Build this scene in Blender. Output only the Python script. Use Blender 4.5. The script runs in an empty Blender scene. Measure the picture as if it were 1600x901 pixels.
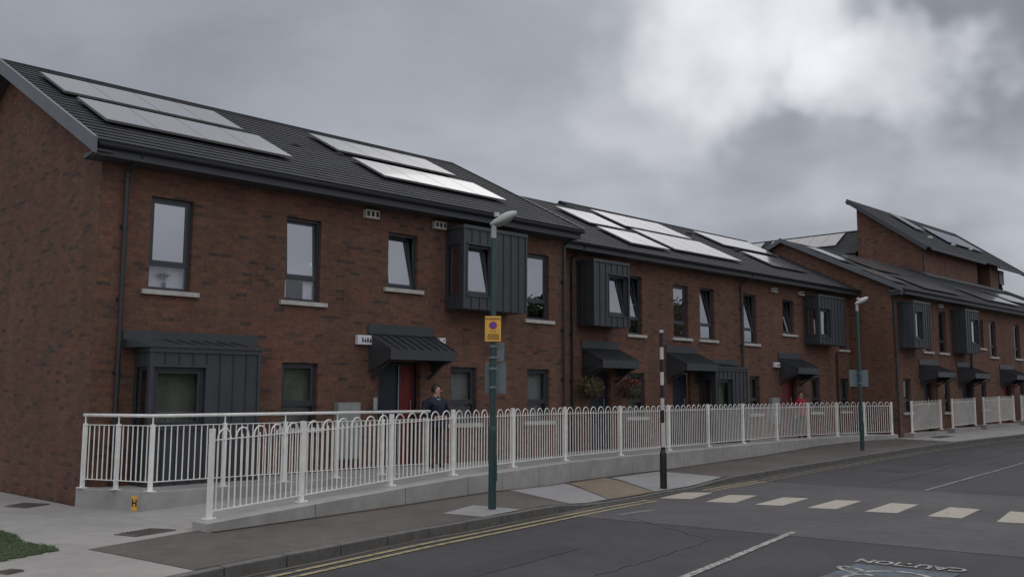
import bpy, bmesh, math, random
from mathutils import Vector, Matrix, noise
random.seed(7)
R = math.radians
sc = bpy.context.scene
col = sc.collection

# ------------------------------------------------------------------ camera
YAW, PIT, ROLL = R(46.7635), R(6.821), 0.0
fw = Vector((math.sin(YAW)*math.cos(PIT), math.cos(YAW)*math.cos(PIT), math.sin(PIT)))
rt = Vector((math.cos(YAW), -math.sin(YAW), 0)); up = rt.cross(fw)
cd = bpy.data.cameras.new('camera'); cam = bpy.data.objects.new('camera', cd); col.objects.link(cam)
m = Matrix((rt, up, -fw)).transposed().to_4x4(); m.translation = Vector((0, 0, 2.0)); cam.matrix_world = m
cd.sensor_fit = 'HORIZONTAL'; cd.sensor_width = 36; cd.lens = 1511.465/1600*36
cd.shift_x = (800-844.29)/1600; cd.shift_y = (434.557-450.5)/1600
cd.clip_start = .1; cd.clip_end = 3000
sc.camera = cam

# ------------------------------------------------------------------ view, sky and sun
sc.view_settings.view_transform = 'Standard'; sc.view_settings.look = 'None'
sc.view_settings.exposure = 0.0; sc.view_settings.gamma = 1; sc.view_settings.use_curve_mapping = False
w = bpy.data.worlds.new('World'); sc.world = w; w.use_nodes = True
nt = w.node_tree; N = nt.nodes; Lk = nt.links
for n in list(N): N.remove(n)
def nd(t, **k):
    n = N.new(t)
    for a, b in k.items(): setattr(n, a, b)
    return n
def mth(op, a, b=None, c=None, clamp=False):
    n = nd('ShaderNodeMath', operation=op); n.use_clamp = clamp
    for i, v in enumerate((a, b, c)):
        if v is None: continue
        if isinstance(v, (int, float)): n.inputs[i].default_value = v
        else: Lk.new(v, n.inputs[i])
    return n.outputs[0]
SUN_EL, SUN_AZ = R(42), R(58)      # azimuth measured from +Y towards +X
sundir = Vector((math.sin(SUN_AZ)*math.cos(SUN_EL), math.cos(SUN_AZ)*math.cos(SUN_EL), math.sin(SUN_EL)))
tc = nd('ShaderNodeTexCoord'); sep = nd('ShaderNodeSeparateXYZ'); Lk.new(tc.outputs['Generated'], sep.inputs[0])
zc = mth('MAXIMUM', sep.outputs[2], 0.0)
den = mth('ADD', zc, .16)
cmb = nd('ShaderNodeCombineXYZ')
Lk.new(mth('DIVIDE', sep.outputs[0], den), cmb.inputs[0]); Lk.new(mth('DIVIDE', sep.outputs[1], den), cmb.inputs[1])
def noise_n(scale, detail, rough, dist, off):
    mp = nd('ShaderNodeMapping'); mp.inputs['Location'].default_value = off; Lk.new(cmb.outputs[0], mp.inputs[0])
    n = nd('ShaderNodeTexNoise'); n.inputs['Scale'].default_value = scale; n.inputs['Detail'].default_value = detail
    n.inputs['Roughness'].default_value = rough; n.inputs['Distortion'].default_value = dist
    Lk.new(mp.outputs[0], n.inputs['Vector']); return n.outputs[0]
n1 = noise_n(.55, 6, .52, .3, (1.7, .4, 0)); n2 = noise_n(1.9, 7, .52, .45, (4.3, 2.2, 0))
wn = nd('ShaderNodeTexNoise'); wn.inputs['Scale'].default_value = 4.2; wn.inputs['Detail'].default_value = 4; wn.inputs['Roughness'].default_value = .55; Lk.new(tc.outputs['Generated'], wn.inputs['Vector'])
wv = nd('ShaderNodeVectorMath', operation='MULTIPLY_ADD'); Lk.new(wn.outputs['Color'], wv.inputs[0]); wv.inputs[1].default_value = (.34, .34, .34); Lk.new(tc.outputs['Generated'], wv.inputs[2])
ws = nd('ShaderNodeVectorMath', operation='SUBTRACT'); Lk.new(wv.outputs[0], ws.inputs[0]); ws.inputs[1].default_value = (.17, .17, .17)
wnm = nd('ShaderNodeVectorMath', operation='NORMALIZE'); Lk.new(ws.outputs[0], wnm.inputs[0]); WARP = wnm.outputs[0]
def blob(px, py, width):
    d = (fw + rt*(px-844.3)/1511.5 - up*(py-434.6)/1511.5).normalized()
    v = nd('ShaderNodeVectorMath', operation='DOT_PRODUCT'); Lk.new(WARP, v.inputs[0]); v.inputs[1].default_value = d
    mr = nd('ShaderNodeMapRange', interpolation_type='SMOOTHERSTEP'); mr.inputs['From Min'].default_value = math.cos(R(width)); mr.inputs['From Max'].default_value = 1
    Lk.new(v.outputs['Value'], mr.inputs['Value']); return mr.outputs[0]
# cloud brightness: broad thin patch of cloud near the hidden sun, heavier banks either side of it
n1c = mth('MULTIPLY_ADD', n1, 1.5, -.75); n2c = mth('MULTIPLY_ADD', n2, .62, -.31)
br = mth('ADD', .415, mth('MULTIPLY', n1c, .26)); br = mth('ADD', br, mth('MULTIPLY', n2c, .38))
thin = mth('MULTIPLY', mth('ADD', .85, mth('MULTIPLY', n2c, 1.7)), 1.0, clamp=True)
for px, py, wd, amp in ((1180, -40, 8.5, .52), (1395, 100, 5.5, .42), (1320, 20, 5, .22), (1050, 80, 8, .16), (1255, 150, 5, -.06), (1600, 70, 9, -.17), (1530, 220, 10, .13), (480, 90, 16, -.04), (1150, 290, 12, -.03), (80, 30, 14, -.03), (720, 250, 14, .06), (980, 330, 8, .04)):
    b = mth('MULTIPLY', blob(px, py, wd), amp)
    if amp > .1: b = mth('MULTIPLY', b, thin)
    br = mth('ADD', br, b)
zen = mth('MULTIPLY', mth('SUBTRACT', zc, .47), 1.7); zen = mth('MAXIMUM', zen, 0.0)     # overcast sky is brighter overhead
br = mth('ADD', br, zen)
hi = mth('MULTIPLY', mth('MAXIMUM', mth('SUBTRACT', br, .56), 0.0), -.28); br = mth('ADD', br, hi)
# extra sky brightness added behind the camera, unseen, to lift upright faces
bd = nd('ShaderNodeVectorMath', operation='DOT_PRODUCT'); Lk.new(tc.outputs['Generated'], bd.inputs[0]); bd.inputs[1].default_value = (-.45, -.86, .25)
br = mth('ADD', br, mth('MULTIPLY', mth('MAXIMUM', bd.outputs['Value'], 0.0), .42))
br = mth('MAXIMUM', br, .12)
tint = nd('ShaderNodeValToRGB'); tint.color_ramp.elements[0].position = .2; tint.color_ramp.elements[0].color = (.86, .935, 1.08, 1)
tint.color_ramp.elements[1].position = .75; tint.color_ramp.elements[1].color = (.98, .985, 1.04, 1); Lk.new(br, tint.inputs[0])
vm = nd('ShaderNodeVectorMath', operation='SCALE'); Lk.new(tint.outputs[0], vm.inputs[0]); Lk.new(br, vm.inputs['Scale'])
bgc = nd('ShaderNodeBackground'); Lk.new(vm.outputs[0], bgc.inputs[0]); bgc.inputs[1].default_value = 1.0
sky = nd('ShaderNodeTexSky', sky_type='NISHITA'); sky.sun_disc = False; sky.sun_elevation = SUN_EL; sky.sun_rotation = SUN_AZ
bgs = nd('ShaderNodeBackground'); Lk.new(sky.outputs[0], bgs.inputs[0]); bgs.inputs[1].default_value = .05
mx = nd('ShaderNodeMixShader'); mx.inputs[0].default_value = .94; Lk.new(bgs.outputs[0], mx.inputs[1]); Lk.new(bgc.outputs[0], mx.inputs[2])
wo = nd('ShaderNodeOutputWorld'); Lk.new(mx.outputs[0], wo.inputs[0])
sl = bpy.data.lights.new('sun', 'SUN'); sl.energy = .5; sl.angle = R(35); sl.color = (1, .97, .93)
so = bpy.data.objects.new('sun', sl); col.objects.link(so); so.location = (60, 40, 60)
so.rotation_euler = sundir.to_track_quat('Z', 'Y').to_euler()

# ------------------------------------------------------------------ materials
def mat(name):
    mm = bpy.data.materials.new(name); mm.use_nodes = True
    return mm, mm.node_tree.nodes, mm.node_tree.links, mm.node_tree.nodes['Principled BSDF']
def add(ns, t, **k):
    n = ns.new(t)
    for a, b in k.items(): setattr(n, a, b)
    return n
def plain(name, c, rough=.6, var=.15, scale=3.0, metal=0.0, bump=0.0, bscale=60, spec=.5, stain=0.0):
    mm, ns, ln, bs = mat(name)
    g = add(ns, 'ShaderNodeNewGeometry')
    a = add(ns, 'ShaderNodeTexNoise'); a.inputs['Scale'].default_value = scale; a.inputs['Detail'].default_value = 8; a.inputs['Roughness'].default_value = .62
    ln.new(g.outputs['Position'], a.inputs['Vector'])
    rp = add(ns, 'ShaderNodeMapRange'); rp.inputs['From Min'].default_value = .3; rp.inputs['From Max'].default_value = .7
    rp.inputs['To Min'].default_value = 1-var; rp.inputs['To Max'].default_value = 1+var; ln.new(a.outputs[0], rp.inputs['Value'])
    v = add(ns, 'ShaderNodeVectorMath', operation='SCALE'); v.inputs[0].default_value = c[:3]; ln.new(rp.outputs[0], v.inputs['Scale'])
    out = v.outputs[0]
    if stain:
        b = add(ns, 'ShaderNodeTexNoise'); b.inputs['Scale'].default_value = .7; b.inputs['Detail'].default_value = 5; b.inputs['Distortion'].default_value = .6
        ln.new(g.outputs['Position'], b.inputs['Vector'])
        r2 = add(ns, 'ShaderNodeMapRange'); r2.inputs['From Min'].default_value = .42; r2.inputs['From Max'].default_value = .68
        r2.inputs['To Min'].default_value = 1; r2.inputs['To Max'].default_value = 1-stain; ln.new(b.outputs[0], r2.inputs['Value'])
        v2 = add(ns, 'ShaderNodeVectorMath', operation='SCALE'); ln.new(out, v2.inputs[0]); ln.new(r2.outputs[0], v2.inputs['Scale']); out = v2.outputs[0]
    ln.new(out, bs.inputs['Base Color'])
    bs.inputs['Roughness'].default_value = rough; bs.inputs['Metallic'].default_value = metal; bs.inputs['Specular IOR Level'].default_value = spec
    if bump:
        c2 = add(ns, 'ShaderNodeTexNoise'); c2.inputs['Scale'].default_value = bscale; c2.inputs['Detail'].default_value = 4
        ln.new(g.outputs['Position'], c2.inputs['Vector'])
        bp = add(ns, 'ShaderNodeBump'); bp.inputs['Strength'].default_value = bump; bp.inputs['Distance'].default_value = .01
        ln.new(c2.outputs[0], bp.inputs['Height']); ln.new(bp.outputs[0], bs.inputs['Normal'])
    return mm
def brick(name, axis):
    mm, ns, ln, bs = mat(name)
    g = add(ns, 'ShaderNodeNewGeometry'); s = add(ns, 'ShaderNodeSeparateXYZ'); ln.new(g.outputs['Position'], s.inputs[0])
    c = add(ns, 'ShaderNodeCombineXYZ'); ln.new(s.outputs[0 if axis == 'x' else 1], c.inputs[0]); ln.new(s.outputs[2], c.inputs[1])
    def bt(c1, c2, mo):
        b = add(ns, 'ShaderNodeTexBrick'); b.offset = .5; b.inputs['Scale'].default_value = 1; b.inputs['Brick Width'].default_value = .225
        b.inputs['Row Height'].default_value = .075; b.inputs['Mortar Size'].default_value = .006; b.inputs['Mortar Smooth'].default_value = .3
        b.inputs['Color1'].default_value = c1; b.inputs['Color2'].default_value = c2; b.inputs['Mortar'].default_value = mo; ln.new(c.outputs[0], b.inputs['Vector']); return b
    rnd = bt((0, 0, 0, 1), (1, 1, 1, 1), (.5, .5, .5, 1))
    ramp = add(ns, 'ShaderNodeValToRGB'); ln.new(rnd.outputs['Color'], ramp.inputs[0]); e = ramp.color_ramp.elements
    e[0].position = 0; e[0].color = (.150, .078, .058, 1); e[1].position = .3; e[1].color = (.172, .088, .064, 1)
    for p, cc in ((.55, (.142, .074, .056, 1)), (.85, (.128, .070, .054, 1)), (.93, (.105, .064, .052, 1)), (.96, (.082, .056, .050, 1)), (1, (.066, .052, .048, 1))):
        x = e.new(p); x.color = cc
    nz = add(ns, 'ShaderNodeTexNoise'); nz.inputs['Scale'].default_value = .55; nz.inputs['Detail'].default_value = 6; nz.inputs['Roughness'].default_value = .65; ln.new(g.outputs['Position'], nz.inputs['Vector'])
    mr = add(ns, 'ShaderNodeMapRange'); mr.inputs['From Min'].default_value = .3; mr.inputs['From Max'].default_value = .7; mr.inputs['To Min'].default_value = .79; mr.inputs['To Max'].default_value = 1.02; ln.new(nz.outputs[0], mr.inputs['Value'])
    n3 = add(ns, 'ShaderNodeTexNoise'); n3.inputs['Scale'].default_value = 14; n3.inputs['Detail'].default_value = 4; ln.new(g.outputs['Position'], n3.inputs['Vector'])
    m3 = add(ns, 'ShaderNodeMapRange'); m3.inputs['From Min'].default_value = .3; m3.inputs['From Max'].default_value = .7; m3.inputs['To Min'].default_value = .8; m3.inputs['To Max'].default_value = 1.2; ln.new(n3.outputs[0], m3.inputs['Value'])
    mm3 = add(ns, 'ShaderNodeMath', operation='MULTIPLY'); ln.new(mr.outputs[0], mm3.inputs[0]); ln.new(m3.outputs[0], mm3.inputs[1])
    hn = add(ns, 'ShaderNodeTexNoise'); hn.inputs['Scale'].default_value = 1.7; hn.inputs['Detail'].default_value = 5; ln.new(g.outputs['Position'], hn.inputs['Vector'])
    hr = add(ns, 'ShaderNodeValToRGB'); ln.new(hn.outputs[0], hr.inputs[0]); hr.color_ramp.elements[0].position = .38; hr.color_ramp.elements[0].color = (1.03, 1.04, .96, 1); hr.color_ramp.elements[1].position = .62; hr.color_ramp.elements[1].color = (1.12, .97, .90, 1)
    smp = add(ns, 'ShaderNodeMapping'); smp.inputs['Scale'].default_value = (2.6, 2.6, .22); ln.new(g.outputs['Position'], smp.inputs[0])
    sn = add(ns, 'ShaderNodeTexNoise'); sn.inputs['Scale'].default_value = 1.0; sn.inputs['Detail'].default_value = 6; ln.new(smp.outputs[0], sn.inputs['Vector'])
    sr = add(ns, 'ShaderNodeMapRange'); sr.inputs['From Min'].default_value = .35; sr.inputs['From Max'].default_value = .7; sr.inputs['To Min'].default_value = 1.06; sr.inputs['To Max'].default_value = .82; ln.new(sn.outputs[0], sr.inputs['Value'])
    mm4 = add(ns, 'ShaderNodeMath', operation='MULTIPLY'); ln.new(mm3.outputs[0], mm4.inputs[0]); ln.new(sr.outputs[0], mm4.inputs[1])
    hm = add(ns, 'ShaderNodeVectorMath', operation='MULTIPLY'); ln.new(ramp.outputs[0], hm.inputs[0]); ln.new(hr.outputs[0], hm.inputs[1])
    v = add(ns, 'ShaderNodeVectorMath', operation='SCALE'); ln.new(hm.outputs[0], v.inputs[0]); ln.new(mm4.outputs[0], v.inputs['Scale'])
    mixc = add(ns, 'ShaderNodeMix', data_type='RGBA'); ln.new(rnd.outputs['Fac'], mixc.inputs[0]); ln.new(v.outputs[0], mixc.inputs[6]); mixc.inputs[7].default_value = (.112, .088, .070, 1)
    ln.new(mixc.outputs[2], bs.inputs['Base Color']); bs.inputs['Roughness'].default_value = .88; bs.inputs['Specular IOR Level'].default_value = .3
    bp = add(ns, 'ShaderNodeBump'); bp.invert = True; bp.inputs['Strength'].default_value = .7; bp.inputs['Distance'].default_value = .008
    ln.new(rnd.outputs['Fac'], bp.inputs['Height']); ln.new(bp.outputs[0], bs.inputs['Normal'])
    return mm
def tile_mat(name, axis='x'):
    mm, ns, ln, bs = mat(name)
    g = add(ns, 'ShaderNodeNewGeometry'); s = add(ns, 'ShaderNodeSeparateXYZ'); ln.new(g.outputs['Position'], s.inputs[0])
    c = add(ns, 'ShaderNodeCombineXYZ'); ln.new(s.outputs[0 if axis == 'x' else 1], c.inputs[0]); ln.new(s.outputs[1 if axis == 'x' else 0], c.inputs[1])
    b = add(ns, 'ShaderNodeTexBrick'); b.inputs['Scale'].default_value = 1; b.inputs['Brick Width'].default_value = .31; b.inputs['Row Height'].default_value = .3
    b.inputs['Mortar Size'].default_value = .006; b.inputs['Color1'].default_value = (.021, .023, .028, 1); b.inputs['Color2'].default_value = (.030, .032, .038, 1); b.inputs['Mortar'].default_value = (.014, .014, .017, 1)
    ln.new(c.outputs[0], b.inputs['Vector'])
    nz = add(ns, 'ShaderNodeTexNoise'); nz.inputs['Scale'].default_value = 1.2; nz.inputs['Detail'].default_value = 7; ln.new(g.outputs['Position'], nz.inputs['Vector'])
    mr = add(ns, 'ShaderNodeMapRange'); mr.inputs['From Min'].default_value = .3; mr.inputs['From Max'].default_value = .7; mr.inputs['To Min'].default_value = .75; mr.inputs['To Max'].default_value = 1.25; ln.new(nz.outputs[0], mr.inputs['Value'])
    v = add(ns, 'ShaderNodeVectorMath', operation='SCALE'); ln.new(b.outputs['Color'], v.inputs[0]); ln.new(mr.outputs[0], v.inputs['Scale']); ln.new(v.outputs[0], bs.inputs['Base Color'])
    bs.inputs['Roughness'].default_value = .75; bs.inputs['Specular IOR Level'].default_value = .22
    return mm
def glass_mat(name, fac=.6, tintc=(.55, .6, .62, 1), rough=.01):
    mm, ns, ln, bs = mat(name); ns.remove(bs)
    t = add(ns, 'ShaderNodeBsdfTransparent'); t.inputs[0].default_value = tintc
    gl = add(ns, 'ShaderNodeBsdfGlossy'); gl.inputs['Roughness'].default_value = rough; gl.inputs[0].default_value = (.93, .95, 1, 1)
    fr = add(ns, 'ShaderNodeFresnel'); fr.inputs[0].default_value = 1.5
    ad = add(ns, 'ShaderNodeMath', operation='ADD'); ad.use_clamp = True; ad.inputs[1].default_value = fac; ln.new(fr.outputs[0], ad.inputs[0])
    gg = add(ns, 'ShaderNodeNewGeometry'); iv = add(ns, 'ShaderNodeMath', operation='SUBTRACT'); iv.inputs[0].default_value = 1; ln.new(gg.outputs['Backfacing'], iv.inputs[1])
    ml = add(ns, 'ShaderNodeMath', operation='MULTIPLY'); ln.new(ad.outputs[0], ml.inputs[0]); ln.new(iv.outputs[0], ml.inputs[1])
    x = add(ns, 'ShaderNodeMixShader'); ln.new(ml.outputs[0], x.inputs[0]); ln.new(t.outputs[0], x.inputs[1]); ln.new(gl.outputs[0], x.inputs[2])
    # slight waviness of float glass
    g = add(ns, 'ShaderNodeNewGeometry'); nz = add(ns, 'ShaderNodeTexNoise'); nz.inputs['Scale'].default_value = 1.1; ln.new(g.outputs['Position'], nz.inputs['Vector'])
    bp = add(ns, 'ShaderNodeBump'); bp.inputs['Strength'].default_value = .12; bp.inputs['Distance'].default_value = .02; ln.new(nz.outputs[0], bp.inputs['Height']); ln.new(bp.outputs[0], gl.inputs['Normal'])
    ln.new(x.outputs[0], ns['Material Output'].inputs[0]); return mm
def paint_mat(name, c, wear=.5, scale=9):
    """worn road paint: flakes off to reveal asphalt colour"""
    mm, ns, ln, bs = mat(name); g = add(ns, 'ShaderNodeNewGeometry')
    nz = add(ns, 'ShaderNodeTexNoise'); nz.inputs['Scale'].default_value = scale; nz.inputs['Detail'].default_value = 8; nz.inputs['Roughness'].default_value = .7; ln.new(g.outputs['Position'], nz.inputs['Vector'])
    mr = add(ns, 'ShaderNodeMapRange'); mr.inputs['From Min'].default_value = wear-.06; mr.inputs['From Max'].default_value = wear+.1; ln.new(nz.outputs[0], mr.inputs['Value'])
    mc = add(ns, 'ShaderNodeMix', data_type='RGBA'); ln.new(mr.outputs[0], mc.inputs[0]); mc.inputs[6].default_value = c; mc.inputs[7].default_value = (.052, .05, .052, 1)
    ln.new(mc.outputs[2], bs.inputs['Base Color']); bs.inputs['Roughness'].default_value = .75; return mm
def asphalt(name, c, speck=.35):
    mm, ns, ln, bs = mat(name); g = add(ns, 'ShaderNodeNewGeometry')
    def nz(sc_, d, lo, hi):
        a = add(ns, 'ShaderNodeTexNoise'); a.inputs['Scale'].default_value = sc_; a.inputs['Detail'].default_value = d; a.inputs['Roughness'].default_value = .6; ln.new(g.outputs['Position'], a.inputs['Vector'])
        r = add(ns, 'ShaderNodeMapRange'); r.inputs['From Min'].default_value = .32; r.inputs['From Max'].default_value = .68; r.inputs['To Min'].default_value = lo; r.inputs['To Max'].default_value = hi; ln.new(a.outputs[0], r.inputs['Value']); return r.outputs[0], a
    a, _ = nz(.45, 7, .80, 1.2); b, fine = nz(70, 3, 1-speck, 1+speck); d, _ = nz(3.5, 8, .86, 1.14)
    m1 = add(ns, 'ShaderNodeMath', operation='MULTIPLY'); ln.new(a, m1.inputs[0]); ln.new(b, m1.inputs[1])
    m2 = add(ns, 'ShaderNodeMath', operation='MULTIPLY'); ln.new(m1.outputs[0], m2.inputs[0]); ln.new(d, m2.inputs[1])
    v = add(ns, 'ShaderNodeVectorMath', operation='SCALE'); v.inputs[0].default_value = c; ln.new(m2.outputs[0], v.inputs['Scale']); ln.new(v.outputs[0], bs.inputs['Base Color'])
    bs.inputs['Roughness'].default_value = .85; bs.inputs['Specular IOR Level'].default_value = .35
    bp = add(ns, 'ShaderNodeBump'); bp.inputs['Strength'].default_value = .5; bp.inputs['Distance'].default_value = .006; ln.new(fine.outputs[0], bp.inputs['Height']); ln.new(bp.outputs[0], bs.inputs['Normal'])
    return mm

BRX, BRY = brick('brick front', 'x'), brick('brick flank', 'y')
TILE, TILEY = tile_mat('roof tiles'), tile_mat('roof tiles wing', 'y')
ZINC = plain('zinc cladding', (.054, .060, .067), .45, .12, 2.5, .25)
FASC = plain('grey fascia', (.05, .054, .062), .5, .08)
GUT = plain('dark gutter', (.022, .024, .028), .4, .1)
VERGE = plain('verge board', (.115, .125, .14), .5, .1)
FRAME = plain('window frame', (.036, .041, .05), .4, .05)
SILL = plain('concrete sill', (.42, .41, .38), .8, .18, 9)
GLASS = glass_mat('window glass', .31); GLASS_D = glass_mat('ground floor glass', .06, (.96, .97, .965, 1))
BLIND = plain('pale blind', (.52, .52, .58), .8, .04)
GLASS_C = glass_mat('clear glass', .06, (.97, .97, .98, 1)); BLIND_D = plain('dim net curtain', (.115, .125, .105), .8, .35, 3)
BLIND_G = plain('grey net curtain', (.20, .205, .215), .8, .12, 5)
PANEL = plain('solar panel', (.045, .047, .055), .17, .05, 2, 0, 0, 60, 1.0); PANEL.node_tree.nodes['Principled BSDF'].inputs['IOR'].default_value = 1.6; PANEL.node_tree.nodes['Principled BSDF'].inputs['Coat Weight'].default_value = .3
PANELM = plain('matt solar panel', (.10, .10, .115), .35, .05)
PFRAME = plain('panel frame', (.16, .16, .165), .4, .05)
CONC = plain('cast concrete', (.345, .34, .325), .85, .13, 3.5, bump=.3, bscale=40, stain=.2)
CONCL = plain('paving concrete', (.30, .29, .27), .88, .1, 5, bump=.25, bscale=60, stain=.16)
SLAB = plain('crossing slab', (.265, .262, .258), .85, .12, 6, bump=.25, stain=.15)
TACT = plain('buff tactile paving', (.20, .16, .11), .85, .2, 12, bump=.4, bscale=30, stain=.2)
KERB = plain('granite kerb', (.115, .11, .102), .85, .25, 7, bump=.3)
FOOT = asphalt('footpath asphalt', (.094, .084, .075))
ROADM = asphalt('road asphalt', (.041, .040, .0425))
ROADZ = asphalt('crossing asphalt', (.070, .066, .069))
WHITEP = paint_mat('zebra paint', (.34, .31, .255, 1), .62); WHITEW = paint_mat('worn white paint', (.36, .355, .34, 1), .50, 16)
WHITEF = paint_mat('faded white paint', (.17, .165, .16, 1), .50, 6)
YEL = paint_mat('yellow line paint', (.31, .25, .125, 1), .545, 10); YELF = paint_mat('faded yellow paint', (.19, .165, .11, 1), .50, 8)
BLUE = paint_mat('blue road paint', (.058, .092, .130, 1), .48, 5)
WHITE = plain('white railing paint', (.83, .825, .79), .5, .12, 7, stain=.14)
GREEN = plain('dark green lamp post', (.022, .055, .055), .4, .15)
LGREY = plain('lamp grey', (.36, .38, .36), .5, .1); SIGNB = plain('sign back', (.125, .16, .175), .45, .12, 5)
SIGNY = plain('sign yellow', (.72, .40, .06), .5, .03); BLACK = plain('black paint', (.012, .012, .016), .45, .1); BWHITE = plain('white band', (.50, .50, .50), .5, .1)
SBLUE = plain('sign blue', (.05, .055, .36), .5, .02); SRED = plain('sign red', (.5, .03, .03), .5, .02); INK = plain('sign lettering', (.03, .02, .02), .6, .02)
RED = plain('red door', (.16, .013, .016), .4, .06); NAVYD = plain('dark door', (.018, .026, .04), .4, .06)
SILVER = plain('brushed steel', (.4, .42, .43), .35, .05, 3, .8)
BOXW = plain('off white box', (.52, .52, .48), .6, .08); BOXG = plain('meter cabinet grey', (.23, .245, .235), .6, .08)
COVER = plain('iron cover', (.085, .07, .062), .7, .3, 20, bump=.5)
GRASSM = plain('grass', (.034, .060, .018), .9, .4, 6); LEAF = plain('leaves', (.045, .075, .02), .8, .35, 3); LEAFD = plain('dark leaves', (.03, .05, .016), .8, .35, 3)
BARK = plain('bark', (.09, .07, .05), .9, .3, 8); SOIL = plain('earth', (.07, .06, .045), .95, .2, 1)
FLO = plain('orange petals', (.36, .17, .06), .6, .2, 30); FLR = plain('red petals', (.42, .03, .03), .6, .15, 30); FLP = plain('purple foliage', (.14, .02, .035), .7, .3, 20)
NAVY = plain('navy cloth', (.010, .013, .030), .85, .15, 20); TROU = plain('dark trousers', (.02, .021, .027), .85, .12, 20); SKIN = plain('skin', (.42, .24, .17), .55, .05, 20)
HAIRM = plain('dark brown hair', (.025, .015, .012), .55, .3, 60); HAIRG = plain('dark hair', (.03, .027, .025), .6, .3, 60); REDC = plain('red jacket', (.30, .012, .03), .8, .1, 20); SHOE = plain('black shoe', (.012, .012, .012), .4, .1)
COLLAR = plain('pale collar', (.45, .47, .55), .8, .05); DARKI = plain('dark interior', (.03, .03, .032), .9, .2)

# ------------------------------------------------------------------ builders
def tag(o, label=None, cat=None, group=None, kind=None):
    if label: o['label'] = label
    if cat: o['category'] = cat
    if group: o['group'] = group
    if kind: o['kind'] = kind
    return o
def thing(name, label, cat, loc, group=None):
    o = bpy.data.objects.new(name, None); col.objects.link(o); o.location = loc; o.empty_display_size = .3
    return tag(o, label, cat, group)
class MB:
    def __init__(s): s.v = []; s.f = []; s.mi = []; s.cur = 0
    def quad(s, *p):
        i = len(s.v); s.v += [tuple(q) for q in p]; s.f.append(tuple(range(i, i+len(p)))); s.mi.append(s.cur)
    def hexa(s, b, t):       # b, t: four bottom and four top points, same winding (ccw from above)
        i = len(s.v); s.v += [tuple(q) for q in b]+[tuple(q) for q in t]
        for f in ((3, 2, 1, 0), (4, 5, 6, 7), (0, 1, 5, 4), (1, 2, 6, 5), (2, 3, 7, 6), (3, 0, 4, 7)): s.f.append(tuple(i+k for k in f)); s.mi.append(s.cur)
    def box(s, x0, x1, y0, y1, z0, z1):
        s.hexa([(x0, y0, z0), (x1, y0, z0), (x1, y1, z0), (x0, y1, z0)], [(x0, y0, z1), (x1, y0, z1), (x1, y1, z1), (x0, y1, z1)])
    def bar(s, a, b, w_, h_=None, upv=(0, 0, 1)):
        h_ = h_ or w_; a = Vector(a); b = Vector(b); d = (b-a).normalized(); u = Vector(upv)
        if abs(d.dot(u)) > .95: u = Vector((1, 0, 0))
        x = d.cross(u).normalized(); y = x.cross(d).normalized()
        c = [(-1, -1), (1, -1), (1, 1), (-1, 1)]
        s.hexa([a+x*w_/2*p+y*h_/2*q for p, q in c], [b+x*w_/2*p+y*h_/2*q for p, q in c])
    def tube(s, pts, r, n=8, cap=True):
        pts = [Vector(p) for p in pts]; rs = r if isinstance(r, (list, tuple)) else [r]*len(pts)
        i0 = len(s.v); prev = None
        for k, p in enumerate(pts):
            d = ((pts[min(k+1, len(pts)-1)]-p).normalized()+(p-pts[max(k-1, 0)]).normalized())
            d = d.normalized() if d.length > 1e-6 else Vector((0, 0, 1))
            if prev is None:
                u = Vector((0, 0, 1)) if abs(d.z) < .9 else Vector((1, 0, 0)); x = d.cross(u).normalized()
            else: x = (prev-d*prev.dot(d)).normalized()
            prev = x; y = d.cross(x)
            for j in range(n):
                a = 2*math.pi*j/n; s.v.append(tuple(p+(x*math.cos(a)+y*math.sin(a))*rs[k]))
        for k in range(len(pts)-1):
            for j in range(n):
                a = i0+k*n+j; b = i0+k*n+(j+1) % n; s.f.append((a, b, b+n, a+n)); s.mi.append(s.cur)
        if cap:
            s.f.append(tuple(i0+n-1-j for j in range(n))); s.mi.append(s.cur)
            s.f.append(tuple(i0+(len(pts)-1)*n+j for j in range(n))); s.mi.append(s.cur)
    def ball(s, c, rx, ry, rz, nu=10, nv=7):
        i0 = len(s.v)
        for a in range(1, nv):
            t = math.pi*a/nv
            for b in range(nu):
                p = 2*math.pi*b/nu; s.v.append((c[0]+rx*math.sin(t)*math.cos(p), c[1]+ry*math.sin(t)*math.sin(p), c[2]+rz*math.cos(t)))
        s.v += [(c[0], c[1], c[2]+rz), (c[0], c[1], c[2]-rz)]; T_ = len(s.v)-2; B_ = T_+1
        for a in range(nv-2):
            for b in range(nu):
                p = i0+a*nu+b; q = i0+a*nu+(b+1) % nu; s.f.append((p, p+nu, q+nu, q)); s.mi.append(s.cur)
        for b in range(nu):
            s.f.append((T_, i0+b, i0+(b+1) % nu)); s.mi.append(s.cur); k = i0+(nv-2)*nu; s.f.append((B_, k+(b+1) % nu, k+b)); s.mi.append(s.cur)
    def build(s, name, mats, parent=None, smooth=False, bevel=0):
        o_ = parent; off = Vector((0, 0, 0))
        while o_: off += o_.location; o_ = o_.parent
        me = bpy.data.meshes.new(name); me.from_pydata([tuple(Vector(v)-off) for v in s.v], [], s.f)
        if not isinstance(mats, (list, tuple)): mats = [mats]
        for q in mats: me.materials.append(q)
        for p, i in zip(me.polygons, s.mi): p.material_index = i
        me.update(); o = bpy.data.objects.new(name, me); col.objects.link(o)
        if parent: o.parent = parent
        if smooth:
            for p in me.polygons: p.use_smooth = True
        if bevel:
            b = o.modifiers.new('bevel', 'BEVEL'); b.width = bevel; b.segments = 2; b.limit_method = 'ANGLE'
        return o
def lerp(a, b, t): return a+(b-a)*t
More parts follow.
